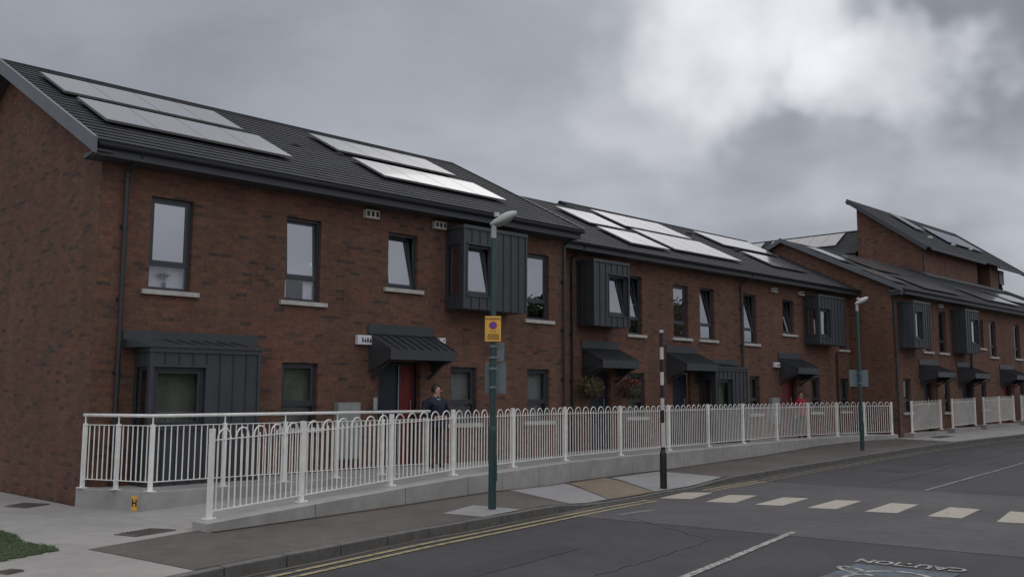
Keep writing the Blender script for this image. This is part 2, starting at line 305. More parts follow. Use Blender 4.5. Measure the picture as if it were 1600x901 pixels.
def interp(x, xs, ys):
    if x <= xs[0]: return ys[0]
    for i in range(len(xs)-1):
        if x <= xs[i+1]: return lerp(ys[i], ys[i+1], (x-xs[i])/(xs[i+1]-xs[i]))
    return ys[-1]
ZX = [-40, 0, 5, 10, 15, 20, 26, 33, 42, 60, 150]; ZZ = [.2, .15, .12, .04, -.02, -.02, .05, .2, .32, .55, 1.2]
def zr(x): return interp(x, ZX, ZZ)
KX = [-60, 0, 4.79, 6.59, 8.41, 11.56, 13.44, 15.4, 18.15, 20.5, 23, 27, 31, 36, 42, 60, 150]
KY = [-8, 7.6, 9.19, 9.72, 10.25, 11.0, 11.45, 11.81, 12.15, 12.4, 12.64, 12.83, 12.85, 12.75, 12.45, 11.2, 4]
def ky(x): return interp(x, KX, KY)
def koff(x): return interp(x, [0, 12.2, 13.6, 17.8, 19.3, 200], [.13, .13, .035, .035, .13, .13])   # kerb upstand, dropped at the crossing
def zs(x, y):      # pavement surface
    t = min(1, max(0, (y-ky(x))/1.6)); extra = interp(x, [5, 10, 12.5, 15, 20, 28, 34, 200], [.01, .05, .08, .02, .02, .0, .04, .04])
    return zr(x)+lerp(koff(x), .13+extra, t)
T = .53     # terrace level

# ------------------------------------------------------------------ ground and roads
def grid(name, xs, yf, zf, matl, kind='structure', parent=None):
    mb = MB()
    for i in range(len(xs)-1):
        a, b = yf(xs[i]), yf(xs[i+1])
        for j in range(len(a)-1):
            P = [(xs[i], a[j]), (xs[i+1], b[j]), (xs[i+1], b[j+1]), (xs[i], a[j+1])]
            mb.quad(*[(x, y, zf(x, y)) for x, y in P])
    o = mb.build(name, matl, parent); 
    if kind: o['kind'] = kind
    return o
def fr(a, b, n): return [lerp(a, b, i/n) for i in range(n+1)]
grid('ground', [-600, -200, -60]+fr(-40, 80, 60)+[110, 150, 300, 700], lambda x: [-600, -200, -60, -20, 0, 20, 60, 200, 700], lambda x, y: zr(x)-.35+(0 if abs(y) < 61 else 0), SOIL)
RW = 8.3
grid('road', fr(-60, 150, 210), lambda x: [ky(x)-RW, ky(x)-RW*.75, ky(x)-RW*.5, ky(x)-RW*.25, ky(x)], lambda x, y: zr(x), ROADM)
def in_zone(name, quadp, matl, lift, kind='structure', zf=None):
    """subdivided sheet spanned by 4 plan points, draped on the surface"""
    mb = MB(); A, B, C, D = [Vector(p) for p in quadp]; n = 14; m_ = 8; zf = zf or (lambda x, y: zr(x))
    g = lambda u, v: (A.lerp(B, u)).lerp(D.lerp(C, u), v)
    for i in range(n):
        for j in range(m_):
            ps = [g(i/n, j/m_), g((i+1)/n, j/m_), g((i+1)/n, (j+1)/m_), g(i/n, (j+1)/m_)]
            mb.quad(*[(p.x, p.y, zf(p.x, p.y)+lift) for p in ps])
    o = mb.build(name, matl)
    if kind: o['kind'] = kind
    return o
in_zone('crossing_surface', [(13.1, 2.95), (20.9, 4.3), (20.15, 12.25), (12.15, 11.1)], ROADZ, .004)
zeb = [[(15.62, 11.50), (15.9, 10.95), (17.25, 11.33), (16.89, 11.80)], [(15.70, 10.49), (15.92, 9.98), (17.37, 10.37), (17.1, 10.84)], [(15.93, 9.56), (16.1, 9.1), (17.6, 9.36), (17.42, 9.82)],
       [(16.12, 8.62), (16.3, 8.15), (17.85, 8.40), (17.68, 8.84)], [(16.29, 7.62), (16.46, 7.12), (18.0, 7.37), (17.9, 7.85)], [(16.4, 6.58), (16.5, 6.06), (18.0, 6.28), (17.98, 6.80)],
       [(16.42, 5.49), (16.55, 5.05), (18.1, 5.3), (18.06, 5.8)], [(16.5, 4.5), (16.62, 4.05), (18.15, 4.3), (18.1, 4.8)]]
for i, q in enumerate(zeb): in_zone('crossing_stripe', q, WHITEP, .008)
def strip(name, pts, wd, matl, lift, zf=None):
    mb = MB(); zf = zf or (lambda x, y: zr(x)); P = [Vector((*p, 0)) for p in pts]; q = []
    for a, b in zip(P, P[1:]):
        n = max(1, int((b-a).length/.4)); q += [a.lerp(b, i/n) for i in range(n)]
    q.append(P[-1]); L = []
    for i, p in enumerate(q):
        d = (q[min(i+1, len(q)-1)]-q[max(i-1, 0)]).normalized(); nrm = Vector((-d.y, d.x, 0)); L.append((p+nrm*wd/2, p-nrm*wd/2))
    for (a, b), (c, d) in zip(L, L[1:]): mb.quad(*[(k.x, k.y, zf(k.x, k.y)+lift) for k in (b, d, c, a)])
    o = mb.build(name, matl); o['kind'] = 'structure'; return o
strip('road_centre_line', [(8.0, 5.98), (8.8, 6.16), (13.05, 7.2)], .1, WHITEW, .009)
strip('road_centre_line', [(20.6, 8.29), (24.5, 8.60), (29, 8.87), (35, 9.0)], .09, WHITEF, .009)
strip('road_centre_line', [(-4, 2.6), (2.6, 4.65)], .1, WHITEW, .009)
def off(xs, d): return [(x, ky(x)-d) for x in xs]
for d in (.30, .52):
    strip('yellow_line', off([-10, 0]+fr(4, 15.2, 14), d), .085, YEL, .009)
    strip('yellow_line', off(fr(17.5, 20.3, 4), d), .085, YEL, .009); strip('yellow_line', off(fr(20.4, 60, 30), d), .085, YELF, .009)
in_zone('worn_marking', [(12.75, 10.34), (12.85, 10.2), (14.0, 10.3), (13.9, 10.45)], WHITEF, .009)
PATCHM = asphalt('patch asphalt', (.034, .033, .035))
in_zone('road_repair', [(24.5, 10.2), (29.5, 10.5), (29.4, 11.6), (24.4, 11.2)], PATCHM, .004); in_zone('road_repair', [(6.8, 7.6), (9.6, 8.3), (9.5, 8.75), (6.7, 8.05)], PATCHM, .004)
def wobble(x0, y0, x1, y1, n, a, seed):
    random.seed(seed); return [(lerp(x0, x1, i/n)+random.uniform(-a, a), lerp(y0, y1, i/n)+random.uniform(-a, a)) for i in range(n+1)]
CRK = plain('crack filler', (.029, .029, .031), .7, .2)
strip('road_joint', wobble(11.5, 7.6, 12.6, 9.8, 14, .05, 3), .02, CRK, .0095); strip('road_joint', wobble(7, 6.6, 11.5, 7.6, 26, .045, 4), .018, CRK, .0095); strip('road_joint', wobble(21, 9.6, 34, 10.4, 40, .05, 5), .03, CRK, .0095)
# blue painted patch with white shape and lettering
in_zone('road_marking_patch', [(9.2, 3.95), (11.18, 4.15), (11.0, 5.27), (8.9, 5.05)], BLUE, .008)
def arc_strip(c, rx, ry, a0, a1, rot, wd, name='road_marking_outline'):
    pts = []
    for i in range(13):
        a = R(lerp(a0, a1, i/12)); x, y = rx*math.cos(a), ry*math.sin(a); pts.append((c[0]+x*math.cos(rot)-y*math.sin(rot), c[1]+x*math.sin(rot)+y*math.cos(rot)))
    strip(name, pts, wd, WHITEP, .012)
WHITEP_ = WHITEP; WHITEP = WHITEW
arc_strip((10.2, 4.55), .62, .45, -75, 80, .1, .075); arc_strip((10.55, 5.12), .22, .10, 0, 360, .9, .06); arc_strip((10.05, 4.75), .33, .2, -20, 200, .3, .07); arc_strip((9.6, 4.4), .5, .4, -60, 60, 0, .08)
WHITEP = WHITEP_
def text_mesh(name, body, size, M, matl, parent=None, ext=0.0, align='CENTER', off_=0.0):
    cu = bpy.data.curves.new(name+'_text', 'FONT'); cu.body = body; cu.size = size; cu.align_x = align; cu.align_y = 'CENTER'; cu.extrude = ext; cu.offset = off_; cu.resolution_u = 3
    tmp = bpy.data.objects.new('tmp', cu); col.objects.link(tmp); dg = bpy.context.evaluated_depsgraph_get()
    me = bpy.data.meshes.new_from_object(tmp.evaluated_get(dg)); bpy.data.objects.remove(tmp); me.name = name
    p_ = parent; o_ = Vector((0, 0, 0))
    while p_: o_ += p_.location; p_ = p_.parent
    me.transform(Matrix.Translation(-o_) @ M); me.materials.clear(); me.materials.append(matl)
    o = bpy.data.objects.new(name, me); col.objects.link(o)
    if parent: o.parent = parent
    return o
dy = Vector((-.16, 1.06, 0)).normalized(); dxx = Vector((-dy.y, dy.x, 0))
Mt = Matrix((dy*.76, dxx*.95, Vector((0, 0, 1)))).transposed().to_4x4(); Mt.translation = Vector((11.36, 4.78, zr(11.4)+.011))
t_ = text_mesh('road_marking_lettering', 'CAUTION', .36, Mt, WHITEW, off_=.012); t_['kind'] = 'structure'

GRIT = plain('kerbside grit', (.10, .085, .065), .9, .4, 12)
strip('wall_foot_dirt', [(x, interp(x, [6.3, 10.7, 13.0, 15.9, 18.5, 21, 25.4, 28, 30.3, 32, 33.6], [11.70, 12.66, 13.16, 14.01, 14.36, 14.61, 15.11, 15.41, 15.61, 15.41, 15.06])+.0) for x in fr(6.35, 33.5, 80)], .10, GRIT, .010, zf=lambda x, y: zs(x, y)) if 'zs' in globals() else None
strip('kerbside_dirt', [(x, ky(x)-.06-.03*math.sin(x*2.1)) for x in fr(4, 40, 90)], .09, GRIT, .0055)
# pavement, kerb
FW = [(4, 11.9), (6.3, 11.65), (10.7, 12.65), (13.0, 13.15), (15.9, 14.0), (18.5, 14.35), (21, 14.6), (25.4, 15.1), (28, 15.4), (30.3, 15.6), (32, 15.4), (33.6, 15.05), (34.9, 14.9), (35.3, 15.1), (62, 15.1), (150, 15.1)]
def yfoot(x): return interp(x, [a for a, b in FW], [b for a, b in FW])
grid('pavement', fr(6.3, 34.8, 90), lambda x: [lerp(ky(x)+.12, yfoot(x)+.3, t) for t in (0, .15, .3, .5, .75, 1)], zs, FOOT)
grid('pavement_concrete', fr(34.8, 62, 30)+[80, 110, 150], lambda x: [lerp(ky(x)+.12, yfoot(x)+.3, t) for t in (0, .15, .3, .5, .75, 1)], zs, CONCL)
grid('forecourt_paving', fr(-30, 6.3, 60), lambda x: [ky(x)+.12, ky(x)+.8, ky(x)+1.7, 12.2, 13.5, 15, 17, 24], lambda x, y: zs(x, y), CONCL)
in_zone('pavement_asphalt', [(4.88, 9.34), (6.30, 9.77), (6.30, 12.0), (4.66, 11.38)], FOOT, .005, zf=zs)
grid('forecourt_paving', [6.301, 6.6, 6.9], lambda x: [12.3, 13.5, 15, 15.95], lambda x, y: zs(x, y), CONCL)
grid('pavement_near_side', fr(-60, 150, 100), lambda x: [-30, ky(x)-RW-2.4, ky(x)-RW-.12], lambda x, y: zr(x)+.12, CONCL)
mbk = MB(); xk = []; x = -20.0
random.seed(3)
while x < 140: xk.append(x); x += .9 if x < 45 else 6
for a, b in zip(xk, xk[1:]):
    j = random.uniform(-.004, .004); e = b-.012
    for (u, v, flip) in ((a, e, 0), (a, e, 1)):
        if flip == 0: y0a, y0b, y1a, y1b = ky(u), ky(v), ky(u)+.125, ky(v)+.125; ha, hb = koff(u), koff(v)
        else: y0a, y0b, y1a, y1b = ky(u)-RW-.125, ky(v)-RW-.125, ky(u)-RW, ky(v)-RW; ha = hb = .13
        mbk.hexa([(u, y0a, zr(u)-.1), (v, y0b, zr(v)-.1), (v, y1b, zr(v)-.1), (u, y1a, zr(u)-.1)], [(u, y0a, zr(u)+ha+j), (v, y0b, zr(v)+hb+j), (v, y1b, zr(v)+hb+j+.001), (u, y1a, zr(u)+ha+j+.001)])
kb = mbk.build('kerb', KERB, bevel=.012); kb['kind'] = 'structure'
in_zone('crossing_slab', [(12.95, 11.47), (14.4, 11.80), (15.45, 13.85), (13.12, 13.2)], SLAB, .006, zf=zs)
in_zone('tactile_paving', [(14.45, 11.81), (16.2, 12.06), (17.1, 14.1), (15.5, 13.75)], TACT, .006, zf=zs)
in_zone('crossing_slab', [(16.25, 12.07), (19.3, 12.42), (19.4, 14.28), (17.2, 14.0)], SLAB, .006, zf=zs)
in_zone('lamp_base_slab', [(10.2, 10.78), (11.35, 11.08), (11.0, 11.85), (9.95, 11.4)], SLAB, .006, zf=zs)
def inpoly(x, y, P):
    c = False; j = len(P)-1
    for i in range(len(P)):
        if (P[i][1] > y) != (P[j][1] > y) and x < (P[j][0]-P[i][0])*(y-P[i][1])/(P[j][1]-P[i][1])+P[i][0]: c = not c
        j = i
    return c
# grass corner with blades
mb = MB(); gp = [(4.55, 14.3), (4.52, 13.2), (4.38, 12.5), (4.5, 11.9), (4.42, 11.5), (3.66, 11.12), (-6, 8.4), (-10, 30), (2.5, 30)]

def gz(x, y): return zs(x, y)+.008
for i in range(250):
    for j in range(120):
        x0, y0 = -8+i*.051, 8.2+j*.1
        if x0 > 4.6: continue
        P = [(x0, y0), (x0+.051, y0), (x0+.051, y0+.1), (x0, y0+.1)]
        if all(inpoly(x, y, gp) for x, y in P): mb.quad(*[(x, y, gz(x, y)) for x, y in P])
g_ = mb.build('grass_verge', GRASSM); g_['kind'] = 'structure'
mb = MB(); cnt = 0
while cnt < 34000:
    x, y = random.uniform(1.2, 4.6), random.uniform(10.3, 16)
    if not inpoly(x, y, gp): continue
    cnt += 1; a = random.uniform(0, 6.28); h = random.uniform(.012, .024); zb0 = gz(x, y)-.004; dx, dyy = math.cos(a)*.004, math.sin(a)*.004; lx, ly = random.uniform(-.02, .02), random.uniform(-.02, .02)
    mb.quad((x-dx, y-dyy, zb0), (x+dx, y+dyy, zb0), (x+lx, y+ly, zb0+h))
g_ = mb.build('grass', GRASSM); tag(g_, 'short green grass at the left end of the concrete forecourt', 'grass', kind='stuff')
# covers
def cover(q, label, grp=None):
    c = Vector((sum(p[0] for p in q)/4, sum(p[1] for p in q)/4, 0)); c.z = zs(c.x, c.y)
    t = thing('manhole_cover', label, 'manhole cover', c, grp)
    for nm, s, l0, l1, mt in (('frame', 1.0, -.03, .014, KERB), ('lid', .88, -.02, .018, COVER)):
        mb = MB(); P = [(c.x+(p[0]-c.x)*s, c.y+(p[1]-c.y)*s) for p in q]; mb.hexa([(x, y, c.z+l0) for x, y in P], [(x, y, c.z+l1) for x, y in P])
        if nm == 'lid':
            for i in range(-3, 4):
                a = Vector(P[0]).lerp(Vector(P[1]), .5+i*.13); b = Vector(P[3]).lerp(Vector(P[2]), .5+i*.13); mb.bar((*a, c.z+.021), (*b, c.z+.021), .012, .006)
        mb.build(nm, mt, t)
cover([(5.48, 11.98), (6.1, 12.2), (5.95, 12.54), (5.36, 12.34)], 'brown iron manhole cover in the paving in front of the low wall end')
cover([(5.65, 16.2), (6.12, 16.5), (5.9, 16.95), (5.5, 16.66)], 'dark manhole cover in the paving against the brick gable')
cover([(3.48, 10.33), (3.66, 10.42), (3.6, 10.56), (3.44, 10.5)], 'small iron cover in the paving below the grass corner')
cover([(36.2, 13.9), (37.6, 13.9), (37.6, 14.3), (36.2, 14.3)], 'long iron cover in the pale pavement in front of the far fence panels')

# ------------------------------------------------------------------ terrace, plinth, ramp, walls
mb = MB()
# raised terrace in front of the houses: slab top at T
outl = [(6.42, 15.885), (6.80, 14.40), (12.3, 14.40), (12.3, 13.1)]+[(x, y-.02) for x, y in [(13.0, 13.30), (15.9, 14.15), (18.5, 14.5), (21, 14.75), (25.4, 15.25), (28, 15.55), (30.3, 15.75), (32, 15.55), (33.6, 15.2), (34.9, 15.05), (35.15, 15.12)]]+[(35.15, 16.78), (17.95, 16.78), (17.95, 15.88), (17.7, 15.88)]
mb.quad(*[(x, y, T) for x, y in outl])
n = len(outl)
for i in range(n):
    a, b = outl[i], outl[(i+1) % n]; mb.quad((*a, -.3), (*b, -.3), (*b, T), (*a, T))
o = mb.build('terrace', CONC); o['kind'] = 'structure'
mb = MB(); mb.box(0, 0, 0, 0, 0, 0); mb = MB()
mb.hexa([(6.76, 14.36, 0), (12.3, 14.36, 0), (12.3, 14.62, 0), (6.72, 14.62, 0)], [(6.76, 14.36, T+.012), (12.3, 14.36, T+.012), (12.3, 14.62, T+.012), (6.72, 14.62, T+.012)])
mb.hexa([(6.26, 15.885, 0), (6.72, 14.63, 0), (6.95, 14.63, 0), (6.52, 15.885, 0)], [(6.26, 15.885, T+.012), (6.72, 14.63, T+.012), (6.95, 14.63, T+.012), (6.52, 15.885, T+.012)])
pl = mb.build('concrete_upstand', CONC, bevel=.01); tag(pl, 'low cast concrete upstand wall under the straight white railing at the gable corner', 'wall')
# ramp between upstand and fence wall
def ramp_z(x): return interp(x, [6.3, 12.3], [zs(6.3, 13)+.002, T+.004])
mb = MB(); xs = fr(6.3, 12.32, 14)
for a, b in zip(xs, xs[1:]):
    ya, yb = interp(a, [6.2, 12.3], [11.95, 13.15]), interp(b, [6.2, 12.3], [11.95, 13.15]); mb.quad((a, ya, ramp_z(a)), (b, yb, ramp_z(b)), (b, 14.37, ramp_z(b)), (a, 14.37, ramp_z(a)))
o = mb.build('ramp', CONCL); o['kind'] = 'structure'
# fence wall
WP = [(6.28, 11.72, .365), (8.16, 12.12, .43), (10.2, 12.6, .49), (11.9, 12.95, T+.01), (13.0, 13.2, T+.012), (15.9, 14.05, T+.012), (18.5, 14.4, T+.012), (21, 14.65, T+.012), (25.4, 15.15, T+.012), (28, 15.45, T+.012), (30.3, 15.65, T+.012), (32, 15.45, T+.012), (33.6, 15.1, T+.012), (34.95, 14.95, T+.012)]
mb = MB(); q = []
for (x0, y0, z0), (x1, y1, z1) in zip(WP, WP[1:]):
    n = max(1, round((x1-x0)/1.9)); q += [(lerp(x0, x1, i/n), lerp(y0, y1, i/n), lerp(z0, z1, i/n)) for i in range(n)]
q.append(WP[-1])
for (x0, y0, z0), (x1, y1, z1) in zip(q, q[1:]):
    g = .006
    mb.hexa([(x0+g, y0, -.2), (x1-g, y1, -.2), (x1-g, y1+.42, -.2), (x0+g, y0+.42, -.2)], [(x0+g, y0, z0), (x1-g, y1, z1), (x1-g, y1+.42, z1), (x0+g, y0+.42, z0)])
    mb.hexa([(x0, y0+.02, -.2), (x1, y1+.02, -.2), (x1, y1+.4, -.2), (x0, y0+.4, -.2)], [(x0, y0+.02, z0-.006), (x1, y1+.02, z1-.006), (x1, y1+.4, z1-.006), (x0, y0+.4, z0-.006)])
o = mb.build('low_concrete_wall', CONC, bevel=.008); tag(o, 'long low grey concrete wall carrying the white bow-topped fence along the pavement', 'wall')

# ------------------------------------------------------------------ bow-top fences
def bow_fence(posts, label, H=1.18, gaps=(), lod=0):
    """posts: (x, y, z) of each post foot"""
    t = thing('bow_top_fence', label, 'fence', posts[0], None)
    n6 = 6 if lod == 0 else 4
    for x, y, z in posts:
        mb = MB(); mb.box(x-.03, x+.03, y-.03, y+.03, z, z+H); mb.box(x-.075, x+.075, y-.075, y+.075, z+.001, z+.014)
        for s in (-.05, .05): mb.box(x+s-.01, x+s+.01, y-.06, y-.04, z+.014, z+.03)
        mb.build('post', WHITE, t)
    for a, b in zip(posts, posts[1:]):
        A, B = Vector(a), Vector(b); d = B-A; L = math.hypot(d.x, d.y); nh = max(2, round((L-.1)/.31)); u = d/L; mod = (L-.1)/nh
        P = lambda s, h: A+u*s+Vector((0, 0, h))
        mb = MB()
        zt = H-.155; zb = .10
        mb.bar(P(.03, zt), P(L-.03, zt), .035, .012); mb.bar(P(.03, zb), P(L-.03, zb), .035, .012)
        for k in range(nh):
            c = .05+mod*(k+.5); r = mod*.34
            arc = [P(c-r, zb), P(c-r, zt+.03)]+[P(c-r*math.cos(R(g)), zt+.03+r*1.02*math.sin(R(g))) for g in (30, 60, 90, 120, 150)]+[P(c+r, zt+.03), P(c+r, zb)]
            mb.tube(arc, .0105, n6, False); mb.tube([P(c, zb), P(c, zt+.055)], .0105, n6)
        mb.build('panel', WHITE, t)
    return t
FP = [(6.5, 12.1, .365), (8.16, 12.5, .425), (10.2, 13.0, .49), (11.9, 13.37, T+.01), (14.0, 13.93, T+.012), (16.17, 14.46, T+.012), (18.5, 14.76, T+.012), (20.93, 15.08, T+.012), (23.2, 15.36, T+.012), (25.42, 15.6, T+.012), (27.86, 15.86, T+.012), (30.2, 16.0, T+.012), (31.95, 15.83, T+.012), (33.4, 15.5, T+.012), (34.75, 15.08, T+.012)]
bow_fence(FP, 'long white bow-topped metal fence on the low concrete wall beside the pavement')
def zg(x): return .57+(x-36)*.0165
for xa, xb, nn, lb in ((36.0, 38.8, 1, 'short white bow-topped fence panel nearest the end of the long fence'), (40.0, 42.55, 1, 'short white bow-topped fence panel second from the long fence'),
                       (43.6, 47.5, 2, 'double white bow-topped fence panel with a middle post'), (48.6, 52.4, 2, 'white bow-topped fence panel cut off at the right edge')):
    bow_fence([(lerp(xa, xb, i/nn), 14.85, zg(lerp(xa, xb, i/nn))) for i in range(nn+1)], lb)
    st = MB(); st.box(xa-.25, xb+.15, 14.68, 15.09, 0, zg(xa)-.002); o = st.build('doorstep', CONCL); tag(o, 'concrete step under the '+lb.replace('white bow-topped ', ''), 'step')

# ------------------------------------------------------------------ straight railing with handrail
t = thing('handrail_fence', 'white straight-barred railing with a round handrail at the gable corner', 'railing', (6.80, 14.48, T))
Zr = T+.012; HR = 1.13
side = [(6.335, 15.82), (6.57, 15.15), (6.80, 14.48)]; front = [(6.80, 14.48), (7.99, 14.48), (9.10, 14.48), (10.15, 14.48), (11.15, 14.48), (12.22, 14.48)]
for x, y in side[:-1]+front:
    mb = MB(); mb.box(x-.028, x+.028, y-.028, y+.028, Zr, Zr+1.0); mb.box(x-.07, x+.07, y-.07, y+.07, Zr+.001, Zr+.012); mb.tube([(x, y, Zr+1.0), (x, y, Zr+HR-.02)], .012, 6); mb.build('post', WHITE, t)
mb = MB(); mb.tube([(6.325, 15.86, Zr+HR), (6.79, 14.5, Zr+HR), (6.80, 14.48, Zr+HR), (6.83, 14.48, Zr+HR), (12.28, 14.48, Zr+HR)], .027, 10); mb.build('handrail', WHITE, t, smooth=True)
for line in (side, front):
    for a, b in zip(line, line[1:]):
        A, B = Vector((*a, Zr)), Vector((*b, Zr)); d = (B-A); L = d.length; u = d/L; mb = MB()
        for h in (.98, .14): mb.bar(A+u*.03+Vector((0, 0, h)), B-u*.03+Vector((0, 0, h)), .03, .012)
        nb = round(L/.1)
        for k in range(1, nb): p = A+u*(L*k/nb); mb.tube([p+Vector((0, 0, .14)), p+Vector((0, 0, .98))], .0095, 6)
        mb.build('panel', WHITE, t)
# hydrant plate on the upstand
tg = thing('hydrant_sign', 'small yellow plate lettered H on the end face of the concrete upstand', 'sign', (6.687, 14.72, .36))
mb = MB(); d = Vector((-.46, 1.255, 0)).normalized(); nx = Vector((-d.y, d.x, 0)); nx = nx if nx.x < 0 else -nx
pc = Vector((6.687, 14.72, .36)) + nx*.003
def plate(mb, c, u, v, n, hw, hh, th): mb.hexa([c-u*hw-v*hh, c+u*hw-v*hh, c+u*hw+v*hh, c-u*hw+v*hh], [c-u*hw-v*hh+n*th, c+u*hw-v*hh+n*th, c+u*hw+v*hh+n*th, c-u*hw+v*hh+n*th])
UZ = Vector((0, 0, 1)); plate(mb, pc, d, UZ, nx, .06, .11, .008); mb.build('plate', SIGNY, tg)
Mh = Matrix((-d, UZ, nx)).transposed().to_4x4(); Mh.translation = pc+nx*.010; text_mesh('lettering', 'H', .15, Mh, INK, tg, off_=.006)

# ------------------------------------------------------------------ building parts
def facade(mb, x0, x1, z0, z1, Y, ops, reveal=.13, skip=()):
    xs = sorted({x0, x1, *[v for o in ops for v in o[:2]]}); zs_ = sorted({z0, z1, *[v for o in ops for v in o[2:4]]})
    xs = [x for x in xs if x0 <= x <= x1]; zs_ = [z for z in zs_ if z0 <= z <= z1]
    for a, b in zip(xs, xs[1:]):
        for c, d in zip(zs_, zs_[1:]):
            mx_, mz = (a+b)/2, (c+d)/2
            if any(o[0] < mx_ < o[1] and o[2] < mz < o[3] for o in ops): continue
            mb.quad((a, Y, c), (b, Y, c), (b, Y, d), (a, Y, d))
    for a, b, c, d in [o[:4] for o in ops]:
        y1 = Y+reveal
        mb.quad((a, Y, c), (a, Y, d), (a, y1, d), (a, y1, c)); mb.quad((b, Y, c), (b, y1, c), (b, y1, d), (b, Y, d))
        mb.quad((a, Y, d), (b, Y, d), (b, y1, d), (a, y1, d)); mb.quad((a, Y, c), (a, y1, c), (b, y1, c), (b, Y, c))
def roof_slope(mb, X0, X1, p0, p1, n=15, t=.017, drop=None):
    """stepped tile courses from eave p0=(y,z) to ridge p1"""
    n = round(n*1.6); d = Vector((p1[0]-p0[0], p1[1]-p0[1])).normalized(); nr = Vector((-d.y, d.x)); nr = nr if nr.y > 0 else -nr
    P = [Vector(p0).lerp(Vector(p1), i/n) for i in range(n+1)]
    for i in range(n):
        a = P[i]+nr*t; b = P[i+1]; c = P[i+1]+nr*t
        mb.quad((X0, a.x, a.y), (X1, a.x, a.y), (X1, b.x, b.y), (X0, b.x, b.y))
        mb.quad((X0, b.x, b.y), (X1, b.x, b.y), (X1, c.x, c.y), (X0, c.x, c.y)) if i < n-1 else None
    a = P[0]; b = P[0]+nr*t
    mb.quad((X0, a.x, a.y-.03), (X1, a.x, a.y-.03), (X1, b.x, b.y), (X0, b.x, b.y))
    # underside
    mb.quad((X0, P[0].x, P[0].y-.04), (X0, P[-1].x, P[-1].y-.04), (X1, P[-1].x, P[-1].y-.04), (X1, P[0].x, P[0].y-.04))
def window(par, x0, x1, z0, z1, Y, tilt=0, short=False, blind=None, glass=None, sill=True, back=.085, fixed=False, low=True, low_glass=None, full_pane=False):
    """recessed dark framed window; upper sash may be tilted inwards, fixed light below"""
    glass = glass or GLASS; yf = Y+back; fwid = .05
    fr_ = MB()
    fr_.box(x0, x0+fwid, yf, yf+.06, z0, z1); fr_.box(x1-fwid, x1, yf, yf+.06, z0, z1); fr_.box(x0+fwid, x1-fwid, yf, yf+.06, z1-fwid, z1); fr_.box(x0+fwid, x1-fwid, yf, yf+.06, z0, z0+fwid)
    zt = z0+fwid
    if not short:
        zt = z0+.44; fr_.box(x0+fwid, x1-fwid, yf, yf+.06, zt-.03, zt+.02); zt += .02
    W = fr_.build('window', FRAME, par)
    if not short:
        mb = MB(); mb.box(x0+fwid, x1-fwid, yf+.025, yf+.031, z0+fwid, zt-.05); mb.build('pane', low_glass or glass, W)
    # upper sash
    mb = MB(); gl = MB(); s0, s1, sb, stp = x0+fwid+.004, x1-fwid-.004, zt+.004, z1-fwid-.004; sf = .045
    def tr(p):
        y, z = p[1]-(yf+.02), p[2]-sb; a = R(tilt); return (p[0], yf+.02+y*math.cos(a)+z*math.sin(a), sb+z*math.cos(a)-y*math.sin(a))
    def tbox(m_, a, b, c, d, e, f):
        m_.hexa([tr((a, c, e)), tr((b, c, e)), tr((b, d, e)), tr((a, d, e))], [tr((a, c, f)), tr((b, c, f)), tr((b, d, f)), tr((a, d, f))])
    ya, yb = yf+.005, yf+.05
    tbox(mb, s0, s0+sf, ya, yb, sb, stp); tbox(mb, s1-sf, s1, ya, yb, sb, stp); tbox(mb, s0+sf, s1-sf, ya, yb, stp-sf, stp); tbox(mb, s0+sf, s1-sf, ya, yb, sb, sb+sf)
    mb.build('sash', FRAME, W); tbox(gl, s0+sf, s1-sf, yf+.024, yf+.030, sb+sf, stp-sf); gl.build('pane', glass, W)
    if blind:
        b = MB(); b.box(x0+.02, x1-.02, yf+.16, yf+.165, z0 if full_pane else zt, z1)
        o = b.build('blind', blind, W)
        if tilt: o.location.y += .12
    if sill:
        s = MB(); s.hexa([(x0-.11, Y-.07, z0-.09), (x1+.14, Y-.07, z0-.09), (x1+.14, Y+.10, z0-.09), (x0-.11, Y+.10, z0-.09)], [(x0-.11, Y-.07, z0-.012), (x1+.14, Y-.07, z0-.012), (x1+.14, Y+.10, z0+.006), (x0-.11, Y+.10, z0+.006)]); s.build('sill', SILL, W)
    return W
